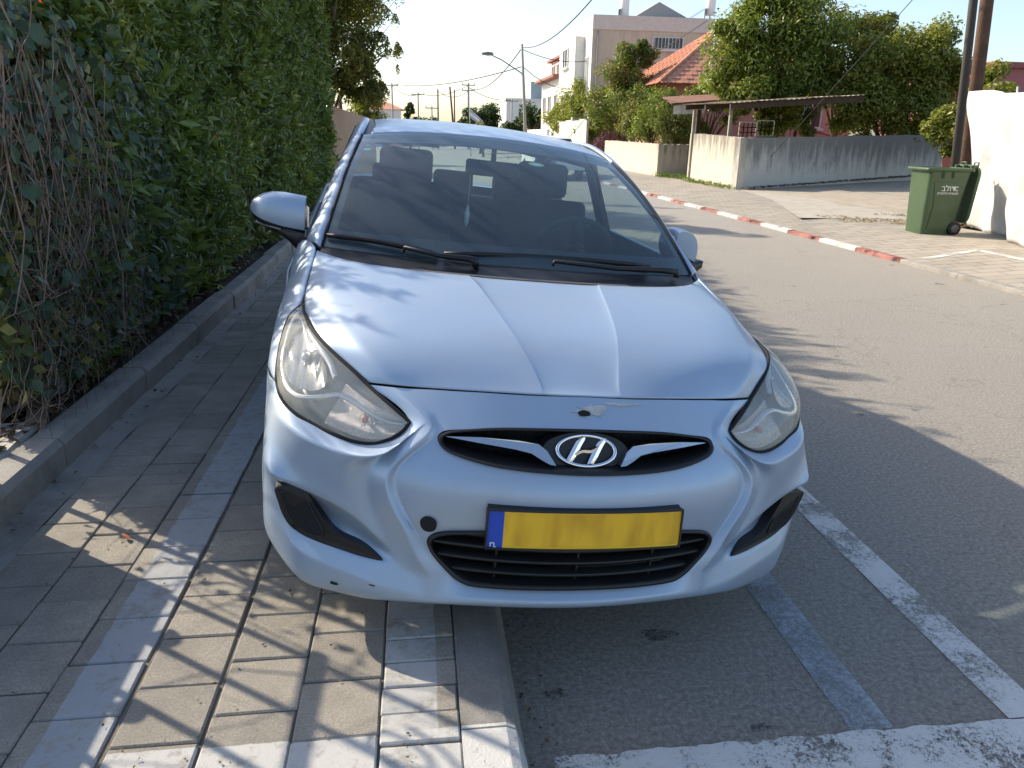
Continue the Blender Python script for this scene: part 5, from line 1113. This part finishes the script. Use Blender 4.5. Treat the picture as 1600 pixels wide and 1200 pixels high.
tiles = list(tile_face(A_, B_, E_, F_, 0, 17, 0))+list(tile_face(D_, A_, E_, E_, 0, 17, 0))
tiles.sort(key=lambda M_: M_.translation.x)
rest = MB()
for n_, M_ in enumerate(tiles):
    if n_ < 300: o = add('roof_tile', TME, rf); o.matrix_local = M_
    else: rest.raw([M_ @ v_.co for v_ in TME.vertices], [tuple(f_.vertices) for f_ in TME.polygons])
tag(rest.build('roof_tile_field', TILE, rf), kind='stuff')
g = MB(); g.tube([A_+V3(0, 0, .05), E_+V3(0, 0, .06)], .09, 8); g.build('hip_tile_row', TILE, rf)
window(ph, (6.75, -.02, 2.55), 1.0, 1.15, 'y', WFR, WGL)
for k in range(9): g = MB(); g.box((6.28, -.10, 2.12+k*.10), (6.70, -.075, 2.19+k*.10)); g.build('shutter_slat', tint('green_shutter', (.20, .24, .21)) if k == 0 else bpy.data.materials['green_shutter'], ph)
g = MB(); g.tube([(5.6, -.6, 2.1), (8.4, -.6, 1.45)], .03, 6); g.tube([(5.6, -.6, .9), (5.6, -.6, 2.1)], .025, 6); g.build('stair_rail', tint('rail_red', (.22, .10, .08)), ph)
g = MB(); g.tube([(2.0, .1, 3.7), (2.0, .1, 6.3)], .045, 8); g.build('roof_mast', mat('galvanised', (.40, .40, .40), .5, .5), ph)
METALF = mat('grey_metal_fitting', (.35, .35, .34), .5, .3)
ap = thing('apartment_building', 'beige flat-roofed apartment block with barred window and solar tanks', 'building', (10.0, 45, 0))
g = MB(); g.box((0, 0, -.2), (9.5, 7, 7.15)); g.build('wall', BEIGE, ap); g = MB(); g.box((-.06, -.06, 7.15), (9.56, 7.06, 7.9)); g.build('parapet', mat('pale_parapet', (.56, .53, .48), .9, var=.12), ap)
g = MB(); g.box((-.05, .02, -.2), (-.004, 7.0, 7.14)); g.build('street_facade', WHITEP, ap); g = MB(); g.box((-.62, 1.9, -.2), (-.055, 6.9, 7.0)); g.build('stair_tower', WHITEP, ap)  # white street side puts the sunlit face of the beige block into colour
window(ap, (4.35, -.02, 6.55), 1.85, .66, 'y', WFR, WGL, 9); g = MB(); g.box((1.2, -.05, 4.0), (9.4, -.005, 4.22)); g.build('floor_band', tint('band_grey', (.22, .20, .175)), ap)
window(ap, (-.64, 4.6, 6.0), 1.6, 1.1, 'x', WFR, WGL); window(ap, (-.64, 4.6, 3.4), 1.6, 1.1, 'x', WFR, WGL); window(ap, (-.07, .95, 4.4), .5, 2.8, 'x', WFR, WGL)
g = MB(); g.raw([(2.4, 1.2, 7.88), (6.2, 1.2, 7.88), (4.05, 1.2, 8.85), (2.4, 5, 7.88), (6.2, 5, 7.88), (4.05, 5, 8.85)], [(0, 1, 2), (3, 5, 4), (0, 2, 5, 3), (1, 4, 5, 2), (0, 3, 4, 1)]); g.build('roof_gable', mat('grey_roof', (.30, .30, .30), .8), ap)
for dx_, dz_ in ((7.2, 5.6), (2.1, 5.2)):
    g = MB(); g.box((dx_, -.36, dz_), (dx_+.85, -.005, dz_+.6), .02); ac_ = g.build('air_conditioner', WFR, ap); g = MB(); g.lathe([(.02, 0), (.22, 0), (.24, .03)], 16, 'Y', (dx_+.3, -.39, dz_+.3)); g.build('fan_grille', METALF, ac_)
g = MB(); g.tube([(9.2, -.07, .0), (9.2, -.07, 7.1)], .05, 8); g.build('drain_pipe', METALF, ap); g = MB(); g.tube([(.25, -.06, .0), (.25, -.06, 7.1)], .045, 8); g.build('drain_pipe', METALF, ap)
TANK = mat('white_tank', (.78, .77, .74), .5)
def solar(x, y, z, par):
    g = MB(); g.lathe([(.0, 0), (.26, 0), (.28, .04), (.28, .95), (.26, 1.0), (.0, 1.0)], 18, 'Z', (x, y, z+.35)); t_ = g.build('water_tank', TANK, par)
    g = MB(); g.raw([(x-1.35, y-.4, z+.1), (x-.3, y-.4, z+.75), (x-.3, y+.5, z+.75), (x-1.35, y+.5, z+.1)], [(0, 1, 2, 3)]); g.raw([(x-1.35, y-.4, z+.04), (x-.3, y-.4, z+.69), (x-.3, y+.5, z+.69), (x-1.35, y+.5, z+.04)], [(3, 2, 1, 0)]); g.build('solar_panel', mat('solar_glass', (.03, .035, .05), .15, coat=.5) if 'solar_glass' not in MATS else MATS['solar_glass'], par)
    g = MB(); g.tube([(x, y, z-.2), (x, y, z+.36)], .04, 6); g.tube([(x-.3, y, z), (x-.3, y, z+.7)], .03, 6); g.build('tank_stand', WFR, par)
solar(1.95, 1.0, 7.65, ap); solar(7.05, 1.0, 7.85, ap)
ap2 = thing('apartment_building', 'white and pink stepped building further along the street', 'building', (9.75, 53.2, 0))
g = MB(); g.box((0, 0, -.2), (9, 8, 5.2)); g.build('wall', WHITEP, ap2); g = MB(); g.box((.6, .3, 5.2), (8, 7.5, 6.7)); g.build('upper_wall', mat('rose_plaster', (.48, .30, .27), .9, var=.1), ap2)
for z, e in ((5.2, .35), (6.7, .0)): g = MB(); g.box((-e-.25+(.6 if z > 6 else 0), -.3, z), (8.6, 8.1, z+.16)); g.build('eave', tint('eave_red' if z < 6 else 'eave_red2', (.24, .10, .08)), ap2)
for yy in (1.6, 4.2, 6.4): window(ap2, (-.02, yy, 3.6), 1.0, 1.2, 'x', WFR, WGL); window(ap2, (.58, yy, 5.95), .9, .9, 'x', WFR, WGL)
fb_ = thing('far_building', 'small grey-white building at the end of the street', 'building', (11.0, 92, 0)); g = MB(); g.box((-.5, 0, -.2), (9, 9, 5.2)); g.build('wall', WHITEP, fb_); g = MB(); g.box((-.6, -.1, 5.2), (9.1, 9.1, 5.5)); g.build('parapet', WFR, fb_)
for k in range(3): window(fb_, (1.5+2.6*k, -.02, 3.4), 1.2, 1.2, 'y', WFR, WGL)
g = MB(); g.box((2.5, 1, 5.5), (5.8, 5, 7.4)); g.build('roof_room', mat('blue_grey_wall', (.30, .36, .40), .8), fb_)
fb2 = thing('far_building', 'pale low house left of the street end behind poles', 'building', (-6.8, 95, 0)); g = MB(); g.box((0, 0, -.2), (5, 7, 4.1)); g.build('wall', WHITEP, fb2); g = MB(); g.raw([(-.4, -.4, 4.1), (5.4, -.4, 4.1), (5.4, 7.4, 4.1), (-.4, 7.4, 4.1), (2.5, 3.5, 5.4)], [(0, 1, 4), (1, 2, 4), (2, 3, 4), (3, 0, 4), (3, 2, 1, 0)]); g.build('roof', TILE, fb2); window(fb2, (1.5, -.02, 2.4), 1.1, 1.2, 'y', WFR, WGL); window(fb2, (3.6, -.02, 2.4), 1.1, 1.2, 'y', WFR, WGL)
rb_ = thing('rose_shed', 'rose-coloured low building with white shutters behind the utility pole', 'building', (18.75, 24.2, .2)); g = MB(); g.box((0, 0, -.3), (8, 6, 3.6)); g.build('wall', mat('rose_wall', (.36, .13, .13), .85, var=.15), rb_); g = MB(); g.box((-.15, -.15, 3.6), (8.2, 6.2, 3.78)); g.build('roof_slab', mat('rose_cap', (.28, .09, .09), .85), rb_); window(rb_, (1.5, -.02, 2.1), 1.6, 1.2, 'y', WFR, mat('pale_shutter', (.55, .57, .58), .6))
# left side tan wall
TAN = mat('tan_plaster', (.46, .31, .21), .92, build=stucco_build((.50, .34, .235), (.34, .22, .15), 2.2, .5))
tw = thing('tan_wall', 'tan plastered street wall beyond the end of the hedge', 'wall', (-1.62, 15.2, .1)); g = MB(); g.box((-.25, 0, -.1), (0, 17, 1.85), .01); g.build('wall_face', TAN, tw); g = MB(); g.box((-.29, -.06, -.1), (.03, .3, 1.95), .01); g.build('wall_pier', TAN, tw)
# ------------------------------------------------------------------ trees and shrubs
tree('broadleaf_tree', 'large dark green rounded tree rising behind the pergola', (11.9, 25.6, .2), [(0, 0, 4.3, 2.3, 1.8, 1.8), (-1.4, -.5, 3.2, 1.3, 1.2, 1.2), (1.2, -.3, 3.4, 1.4, 1.2, 1.2), (.1, .2, 5.7, 1.5, 1.4, 1.1), (-.3, -.8, 2.2, 1.3, .8, .9), (.9, -.4, 2.0, .8, .7, .7), (-1.3, 0, 4.6, 1.0, 1.0, 1.0)], LF_TREE, 42000, .15, .42, .16, 120, 11, .3)
tree('bougainvillea', 'broad yellow-green climbing bush spilling over the stained wall', (15.7, 24.6, .2), [(0, 0, 2.6, 2.2, 1.1, 1.5), (-1.3, -.3, 1.9, 1.2, .8, .9), (1.5, -.2, 2.0, 1.3, .8, 1.1), (.2, 0, 4.1, 2.0, 1.0, 1.1), (1.6, .1, 3.7, 1.1, .8, 1.1), (-1.3, 0, 3.4, 1.2, .9, 1.0)], LF_YEL, 52000, .12, .6, .09, 130, 12, .3, cat='bush')
tree('mango_tree', 'dark glossy tree with long leaves between the big tree and the climbing bush', (15.6, 27.8, .2), [(0, 0, 4.8, 1.9, 1.5, 1.2), (-1.0, 0, 3.9, 1.3, 1.1, 1.0), (.9, 0, 5.0, 1.3, 1.1, .8), (-1.2, -.6, 2.9, .8, .8, .7)], LF_RED, 14000, .22, .24, .13, 60, 13, .35)
tree('tall_shrub', 'tall reddish green shrub standing behind the cream wall', (9.8, 36.3, .1), [(0, 0, 4.2, 1.5, 1.2, 1.3), (-.4, 0, 2.8, 1.6, 1.2, 1.3), (.9, -.2, 3.0, 1.4, 1.0, 1.2), (.3, 0, 5.0, 1.0, .9, .8)], LF_RED, 22000, .15, .38, .1, 70, 14, .3, cat='shrub')
tree('bright_shrub', 'bright green shrub left of the tall reddish shrub', (9.9, 47.0, .1), [(0, 0, 3.2, 1.5, 2.5, 1.7), (-.4, 2, 2.3, 1.3, 2.2, 1.2), (.3, -3.5, 2.6, 1.3, 2.0, 1.5), (-.3, 4.5, 2.4, 1.2, 1.8, 1.2)], LF_YEL, 14000, .2, .45, .08, 70, 15, .3, cat='shrub')
tree('rose_shrub', 'low flowering shrub with reddish leaves over the corner of the cream wall', (9.75, 29.2, .1), [(0, 0, 1.7, .95, .8, .9), (.5, -.2, 1.5, .7, .7, .8), (-.2, .4, 2.4, .7, .7, .7)], LF_RED, 9000, .09, .45, .06, 55, 16, .3, cat='shrub', sparse=.25)
tree('rose_shrub', 'dense dark rose bush at the middle of the cream wall', (9.7, 31.6, .1), [(0, 0, 1.9, 1.0, 1.1, 1.0), (.2, .4, 2.8, .9, .9, .7), (-.1, 1.2, 1.7, .9, .9, .8)], LF_TREE, 9000, .10, .45, .06, 55, 30, .3, cat='shrub', sparse=.3)
tree('rose_shrub', 'mixed green and rust bush beside the tall shrub on the cream wall', (9.6, 33.9, .1), [(0, 0, 2.0, 1.0, 1.0, 1.0), (.3, 0, 2.9, .9, .9, .7)], LF_RED, 8000, .11, .45, .06, 50, 31, .3, cat='shrub', sparse=.3)
tree('dark_shrub', 'dark round shrub in front of the red tiled roof', (11.9, 31.4, .1), [(0, 0, 3.3, 1.0, .9, .9), (-.9, 0, 2.4, .9, .9, .9), (.9, -.4, 2.6, .8, .8, .8), (-.5, 0, 1.6, 1.0, .9, .8)], LF_TREE, 11000, .12, .42, .08, 55, 17, .3, cat='shrub')
tree('purple_shrub', 'small purple-leaved shrub at the end of the cream wall', (9.2, 37.2, .1), [(0, 0, 1.2, .9, .9, .5)], LF_PURP, 2500, .09, .35, .05, 20, 18, .4, cat='shrub')
tree('far_shrub', 'leafy green bush behind the grey panelled wall', (10.4, 41.2, .1), [(0, 0, 2.8, 1.4, 1.8, 1.2), (-.4, 1.5, 2.4, 1.3, 1.8, 1.1)], LF_TREE, 7000, .2, .42, .08, 40, 19, .3, cat='shrub')
tree('street_tree', 'overhanging olive-brown tree with dense drooping foliage above the tan wall', (-2.1, 17.4, .1), [(.7, -.4, 3.1, .85, 1.1, .9), (.5, .5, 4.1, 1.05, 1.2, 1.1), (.95, -.3, 2.35, .6, .8, .5), (-.4, 0, 4.0, 1.2, 1.3, 1.4), (.4, -.6, 5.0, 1.0, 1.0, .9), (-.2, 0, 2.6, .9, .9, .8)], LF_OLIVE, 30000, .12, .32, .10, 110, 20, .3, hang=.25, sparse=.6)
tree('wispy_tree', 'thin wispy branch of feathery leaves reaching over the street', (-1.9, 20.5, .1), [(1.35, 0, 4.15, .30, .3, .30), (1.55, .1, 3.45, .22, .3, .28), (1.45, 0, 3.0, .18, .2, .2), (1.5, 0, 4.7, .35, .3, .3), (1.0, 0, 4.3, .4, .3, .35), (1.1, 0, 3.4, .3, .3, .3)], LF_OLIVE, 1900, .10, .22, .06, 30, 21, .6, hang=.2)
tree('round_tree', 'round dark green tree at the far end of the street', (5.1, 62, 0), [(0, 0, 2.7, 1.7, 1.8, 1.2), (-.7, 0, 2.0, 1.2, 1.3, 1.0), (.9, 0, 2.2, 1.1, 1.2, 1.0)], LF_DARK, 7000, .26, .5, .16, 45, 22, .3)
tree('olive_bush', 'yellowish bush beside the round dark tree by the flag', (4.5, 53, 0), [(0, 0, 1.5, .9, .9, .7)], LF_OLIVE, 2200, .16, .45, .08, 18, 23, .3, cat='bush')
tree('cypress', 'narrow dark cypress tree standing left of the far poles', (-.6, 78, 0), [(0, 0, 2.4, .8, .8, 1.2), (0, 0, 3.5, .65, .6, .8), (.1, 0, 4.0, .4, .4, .5)], LF_DARK, 5000, .2, .4, .12, 35, 24, .2)
tree('far_tree', 'dark street tree showing above the car roof by the tan wall', (-2.6, 40, 0), [(0, 0, 2.5, 1.0, 1.2, 1.2), (.4, 0, 1.8, .8, .9, .9), (-.2, 0, 3.4, .8, .8, .7)], LF_YEL, 7000, .18, .42, .12, 45, 25, .3)
tree('far_tree', 'small tree right of the far cypress row in the distance', (1.2, 115, 0), [(0, 0, 2.6, 2.2, 2.5, 1.0)], LF_DARK, 3500, .35, .5, .16, 25, 26, .3)
tree('far_tree', 'hazy tree behind the white wall by the street lamp', (9.6, 66, 0), [(0, 0, 2.8, 1.6, 2.0, 1.1), (-1.2, 2, 2.0, 1.2, 1.5, .9)], LF_DARK, 4000, .28, .5, .16, 30, 27, .3)
tree('garden_tree', 'leafy tree behind the white sheet and the timber pole', (15.6, 20.3, .2), [(0, 0, 1.9, 1.0, .8, 1.1), (-.5, .3, 1.9, .8, .8, 1.1), (.3, 0, 2.8, .8, .7, .7), (1.2, .3, 1.8, .9, .8, 1.0)], LF_YEL, 12000, .13, .55, .08, 45, 28, .3)
# ------------------------------------------------------------------ poles and wires
CONC = mat('pole_concrete', (.36, .34, .31), .85, var=.15); WOODP = mat('pole_timber', (.105, .058, .038), .85, var=.35, vscale=5, bmp=.5, bscale=18, bdist=.02); METALP = mat('pole_metal', (.20, .20, .20), .5, .5); CABLE = mat('cable', (.02, .02, .02), .6)
def pole(name, label, loc, h, r0, r1, mt, arms=(), lean=(0, 0), cat='utility pole', group=None, ins=True):
    t = thing(name, label, cat, loc, 0, group); g = MB(); g.tube([(0, 0, -.2), (lean[0]*.5, lean[1]*.5, h*.5), (lean[0], lean[1], h)], [r0, (r0+r1)/2, r1], 12); g.build('pole_shaft', mt, t)
    for (z, L, dx) in arms:
        f = z/h; g = MB(); g.box((lean[0]*f-L/2+dx, -.05, z-.05), (lean[0]*f+L/2+dx, .05, z+.05), .01); a = g.build('cross_arm', mt, t)
        for q in (-.45, 0, .45): g = MB(); g.lathe([(.001, .16), (.04, .14), (.05, .06), (.02, .0)], 10, 'Z', (lean[0]*f+dx+q*L, 0, z+.05)); g.build('insulator', METALP, a)
    return t
pole('utility_pole', 'dark brown timber utility pole behind the white sheet', (9.52, 12.35, .1), 8.2, .108, .092, WOODP, ((7.6, 1.6, 0),), (-.75, 0))
pole('service_post', 'thinner dark grey post close to the brown utility pole', (9.80, 13.0, .1), 7.4, .075, .065, mat('dark_post', (.06, .055, .05), .8), (), (-.75, 0), 'post')
lp = pole('street_lamp', 'slim grey street lamp pole with long curved arm', (5.95, 42, 0), 5.95, .10, .065, CONC, (), (-.38, 0), 'street lamp')
g = MB(); g.tube([(-.24, 0, 4.1), (-.36, 0, 4.55), (-.8, 0, 4.8), (-1.4, 0, 5.15), (-1.95, 0, 5.38)], [.035, .035, .032, .03, .03], 8); am = g.build('lamp_arm', METALP, lp)
g = MB(); g.lathe([(.001, -.35), (.06, -.3), (.10, 0), (.08, .22), (.02, .3)], 12, 'X', (-2.15, 0, 5.44)); g.build('lamp_head', METALP, am)
far_poles = [(-2.27, 80, 6.1, .10, 'far pole with single arm beside the dark street tree', 1, 0), (.28, 80, 5.3, .09, 'far slim pole right of the cypress carrying two wires', 1, 0), (2.25, 80, 5.65, .09, 'far steel pole with curved bracket among the poles', 0, .0), (3.95, 80, 5.9, .11, 'far leaning timber pole near the round tree', 0, -.5), (3.85, 79, 5.6, .08, 'far straight pole touching the leaning pole', 0, .0), (5.3, 80, 6.3, .13, 'far twin-armed pole above the round dark tree', 2, .0), (1.65, 81, 4.1, .08, 'far floodlight mast in the gap over the car roof', 1, 0), (9.7, 80, 4.9, .09, 'far pole left of the grey-white building', 1, 0)]
for x, y, h, r_, lb, na, ln in far_poles: pole('utility_pole', lb, (x, y, 0), h, r_, r_*.8, CONC if na else WOODP, tuple((h-.2-.5*k, 1.3, 0) for k in range(na)), (ln, 0), group=None)
def cable(a, b, sag, label, r=.012, n=24):
    a, b = Vector(a), Vector(b); L = b-a; g = MB()
    g.tube([a+L*(k/n)-Vector((0, 0, sag*4*(k/n)*(1-k/n)))-a for k in range(n+1)], r, 5, False); tag(g.build('overhead_cable', CABLE, None, a), label, 'cable')
top = Vector((5.6, 42, 5.8))
cable(top, (5.2, 9.0, 7.9), 1.5, 'thick black cable rising from the street lamp pole over the street', .022); cable(top, (5.3, 80, 5.9), .9, 'cable sagging from the street lamp to the twin-armed far pole', .03); cable((5.7, 42, 4.9), (-2.3, 79, 6.0), .5, 'cable running left across the street from the street lamp', .03)
cable(top-Vector((0, 0, .1)), (9.95, 46, 5.6), .25, 'upper cable from the street lamp to the beige building', .02); cable((5.6, 42, 4.9), (9.35, 48, 4.2), .3, 'lower cable from the street lamp to the white facade', .02); cable((10.4, 44.9, 4.8), (12.35, 33.6, 6.2), .3, 'cable from the beige building to the mast on the red roof', .018)
cable((5.3, 80, 6.1), (.28, 80.1, 5.2), .5, 'far wire between the twin-armed pole and the slim pole', .025); cable((5.3, 80, 5.6), (2.25, 80, 5.5), .6, 'far wire looping to the bracketed pole', .025); cable((.28, 80, 5.1), (-2.27, 80.1, 5.9), .4, 'far wire between the slim pole and the single-arm pole', .025); cable((5.3, 80, 5.9), (9.7, 80, 4.8), .4, 'far wire running right to the pole by the grey-white building', .025)
cable((9.55, 12.3, 6.5), (14.5, 10.5, 4.2), .4, 'loose cable hanging right of the timber pole', .012); cable((9.6, 12.35, 7.7), (25, 20, 8.5), .5, 'high thin cable leaving the timber pole to the right', .010)
cable((9.35, 12.6, 5.2), (9.9, 20.9, 1.0), .02, 'thin stay wire slanting down in front of the climbing bush', .008)
# flag
fl_ = thing('flag', 'small white and blue flag on a short staff by the round tree', 'flag', (3.75, 54, 0)); g = MB(); g.tube([(0, 0, 0), (-.1, 0, 3.2)], .025, 6); g.build('staff', METALP, fl_)
g = MB(); g.grid([[(-.08+.9*k/10, .06*math.sin(k), 3.1-.75*(k/10)-.55*j/5*(1-.3*k/10)) for k in range(11)] for j in range(6)]); g.build('flag_cloth', mat('flag_white', (.72, .73, .76), .8), fl_)
g = MB()
for j0 in (.7, 3.9): g.grid([[(-.08+.9*k/10, .06*math.sin(k)-.012, 3.1-.75*(k/10)-.55*j/5*(1-.3*k/10)) for k in range(11)] for j in (j0, j0+.55)])
g.build('flag_stripe', mat('flag_blue', (.06, .12, .42), .8), fl_)
# floor ------------------------------------------------------------------ far parked car
fc = thing('parked_car', 'white car parked by the far kerb, only its roof showing over the silver car', 'car', (4.95, 26.2, 0)); WPT = mat('white_paint', (.74, .74, .73), .3, coat=.6)
prof = [(0, .35), (.02, .65), (.35, .78), (1.0, .88), (1.75, 1.38), (2.3, 1.47), (3.1, 1.44), (3.8, 1.05), (4.25, .98), (4.3, .45), (4.2, .28), (.2, .26)]
sec = [(-.84, 0), (-.86, .05), (.86, .05), (.84, 0)]
def fcx(z): return .84 if z < .9 else .84-.32*(z-.9)/.57
g = MB(); g.grid([[(s_*fcx(z), y, z) for s_ in (-1, -.8, 0, .8, 1)] for y, z in prof[1:10]], True); 
for s_ in (-1, 1): g.raw([(s_*fcx(z), y, z) for y, z in prof], [tuple(range(len(prof)))])
g.raw([(s_*.84, y, z) for s_ in (-1, 1) for y, z in (prof[0], prof[1])], [(0, 2, 3, 1)]); g.raw([(s_*.84, y, z) for s_ in (-1, 1) for y, z in (prof[9], prof[10])], [(0, 1, 3, 2)]); g.build('body', WPT, fc)
def fwin(name, pts): MB().raw(pts, [tuple(range(len(pts)))]).build(name, WGL, fc)
fwin('windshield', [(-.74, 1.06, .93), (.74, 1.06, .93), (.60, 1.70, 1.365), (-.60, 1.70, 1.365)])
for s_ in (-1, 1):
    fwin('side_window', [(s_*(fcx(z)+.006), y, z) for y, z in ((1.25, .95), (1.85, 1.35), (2.4, 1.40), (2.4, .97))]); fwin('side_window', [(s_*(fcx(z)+.006), y, z) for y, z in ((2.5, .97), (2.5, 1.40), (3.05, 1.36), (3.5, 1.02))])
    for yy in (.85, 3.45): g = MB(); g.lathe([(.02, -.1), (.3, -.1), (.31, -.06), (.31, .06), (.3, .1), (.02, .1)], 20, 'X', (s_*.76, yy, .31)); g.build('wheel', RUBBER, fc)
# ------------------------------------------------------------------ white sheet
def cloth_build(nt, b):
    p = pos(nt); c = ramp(nt, noise(nt, 3, 6, .7, p), [(.3, (.50, .495, .48)), (.7, (.64, .635, .62))]); nt.links.new(c, b.inputs['Base Color'])
    nt.links.new(bump(nt, noise(nt, 5, 7, .75, p), .6, .05), b.inputs['Normal'])
CLOTH = mat('white_tarpaulin', (.74, .73, .71), .75, build=cloth_build)
ts = thing('white_tarpaulin', 'white wrinkled tarpaulin hung as a fence behind the green bin', 'tarpaulin', (9.0, 11.2, .12)); TO = Vector((9.0, 11.2, .12))
pth = resample(catmull([(9.32, 11.88, 0), (8.80, 10.55, 0), (8.32, 9.45, 0), (7.85, 8.2, 0), (7.5, 6.6, 0)], 6), 90); g = MB(); nz = 30; rows = []
for j in range(nz+1):
    v_ = j/nz; row = []
    for i, p in enumerate(pth):
        d = (pth[min(89, i+1)]-pth[max(0, i-1)]).normalized(); nr = Vector((d.y, -d.x, 0)); u = i*.065
        w = .040*math.sin(u*3.1+2.2*v_)+.026*math.sin(u*6.3-5*v_+1)+.020*math.sin(9*v_+u*3)+.014*math.sin(u*15+9*v_)+.010*math.sin(u*9-19*v_)
        foot = .24*max(0, 1-v_*5)**2*math.exp(-((i-2)/13)**2)
        row.append(p+nr*(w-.15*foot)+d*(foot*-.25)+Vector((0, 0, (2.13+.03*math.sin(u*2)-.10*min(1, u/1.5))*v_+.004))-Vector((TO.x+.40*v_, TO.y, 0)))
    rows.append(row)
g.grid(rows); sh_ = g.build('sheet', CLOTH, ts); md = sh_.modifiers.new('t', 'SOLIDIFY'); md.thickness = .004
for p in (pth[0], pth[30], pth[60], pth[89]): g = MB(); g.tube([(p.x-TO.x+.06, p.y-TO.y+.03, 0), (p.x-TO.x-.33, p.y-TO.y+.03, 2.10)], .025, 8); g.build('stake', METALP, ts)
# ------------------------------------------------------------------ wheelie bin
BING = mat('bin_green', (.050, .088, .042), .45, var=.18, vscale=5, bmp=.1, bscale=40, bdist=.004)
bn = thing('wheelie_bin', 'dark green wheeled rubbish bin with its lid hanging open', 'bin', (7.98, 11.0, .118), R(-6))
def rrect(x0, x1, y0, y1, r_, z, n=5):
    o = []
    for cx, cy, a0 in ((x1-r_, y0+r_, -90), (x1-r_, y1-r_, 0), (x0+r_, y1-r_, 90), (x0+r_, y0+r_, 180)):
        for k in range(n+1): a = R(a0+90*k/n); o.append((cx+r_*math.cos(a), cy+r_*math.sin(a), z))
    return o
# local x: towards the tarpaulin (handle side), y away from camera
g = MB(); g.grid([rrect(-.27, .22, -.24, .24, .04, .0), rrect(-.28, .235, -.245, .245, .045, .10), rrect(-.30, .27, -.27, .27, .05, .55), rrect(-.315, .31, -.285, .285, .05, .90), rrect(-.32, .315, -.288, .288, .05, .955)], True, True); g.raw(rrect(-.27, .22, -.24, .24, .04, .0), [tuple(range(24))])
g.grid([rrect(-.30, .295, -.27, .27, .05, .955), rrect(-.26, .20, -.225, .225, .04, .03)], True, True); bd_ = g.build('bin_body', BING, bn)
g = MB(); g.grid([rrect(-.315, .31, -.283, .283, .05, .93), rrect(-.37, .345, -.32, .32, .06, .945), rrect(-.375, .35, -.325, .325, .06, .985), rrect(-.31, .30, -.275, .275, .05, .99), rrect(-.30, .295, -.27, .27, .05, .93)], True, True); g.build('bin_rim', BING, bn)
for yy in (-.10, .06):
    for dx in (-.09, .08): pass
for dx in (-.12, -.10, .03, .05): g = MB(); g.box((dx-.006, -.305, .84), (dx+.006, -.284, .935), .002); g.build('rim_rib', BING, bn)
g = MB(); g.prism([(-.20, .08), (-.17, .45), (-.225, .78), (.17, .78), (.13, .42), (.15, .08)], lambda x, z: (x, -.247-.045*z-.006, z), lambda x, z: (x, -.247-.045*z+.02, z)); g.build('front_panel', BING, bn)
g = MB(); g.tube([(.36, -.24, .985), (.40, -.24, 1.02), (.40, .24, 1.02), (.36, .24, .985)], .016, 8); g.build('bin_handle', BING, bn)
for yy in (-.20, .0, .20): g = MB(); g.box((.33, yy-.02, .955), (.415, yy+.02, 1.03), .006); g.build('hinge_lug', BING, bn)
ld = add('bin_lid', None, bn, (.40, 0, 1.0), (0, R(4), 0))
g = MB(); lid = [rrect(-.82, .0, -.29, .29, .12, .0), rrect(-.83, .01, -.30, .30, .13, .035), rrect(-.80, -.02, -.27, .27, .11, .055), rrect(-.70, -.12, -.18, .18, .08, .068)]
def lz(r_): return [(.02+p[2], p[1], p[0]) for p in r_]
g.grid([lz(r_) for r_ in lid], True, True); g.raw(lz(lid[-1]), [tuple(range(24))]); g.raw(lz(lid[0]), [tuple(range(24))]); g.build('lid_shell', BING, ld)
for yy in (-.16, .16): g = MB(); g.tube([(.03, yy-.05, .0), (.03, yy-.05, .07), (.03, yy+.05, .07), (.03, yy+.05, .0)], .012, 6); g.build('lid_grip', BING, ld)
for yy in (-.27, .27):
    g = MB(); g.lathe([(.02, -.03), (.085, -.03), (.098, -.018), (.098, .018), (.085, .03), (.02, .03)], 22, 'Y', (.215, yy, .098)); w_ = g.build('bin_wheel', RUBBER, bn); g = MB(); g.lathe([(.001, -.034), (.055, -.034), (.062, -.026), (.062, .026), (.055, .034), (.001, .034)], 18, 'Y', (.215, yy, .098)); g.build('wheel_hub', GREYP, w_)
g = MB(); g.tube([(.215, -.27, .098), (.215, .27, .098)], .012, 8); g.build('bin_axle', METALP, bn)
def text(body, size, par, loc, rot, mt, name):
    cu = bpy.data.curves.new(name, 'FONT'); cu.body = body; cu.size = size; cu.align_x = 'CENTER'; cu.extrude = .0012
    o = bpy.data.objects.new(name, cu); COL.objects.link(o); dg = bpy.context.evaluated_depsgraph_get(); me = bpy.data.meshes.new_from_object(o.evaluated_get(dg)); bpy.data.objects.remove(o)
    me.materials.clear(); me.materials.append(mt); p_ = add(name, me, par, loc, rot); return p_
PRINT = mat('white_print', (.72, .74, .72), .6)
text('\u05d1\u05dc\u05d5\u05d3', .115, bn, (.0, -.2945, .655), (R(87.5), 0, 0), PRINT, 'bin_lettering'); text('\u05e7\u05d9\u05d8\u05e1\u05dc\u05e4 \u05ea\u05d5\u05d9\u05e9\u05e2\u05ea', .048, bn, (.0, -.2925, .605), (R(87.5), 0, 0), PRINT, 'bin_lettering')
g = MB(); g.tube([(.125+.022*math.cos(a), -.2945, .69+.030*math.sin(a)) for a in np.linspace(.6, 5.6, 14)], .006, 5, False); g.build('bin_mark', PRINT, bn)
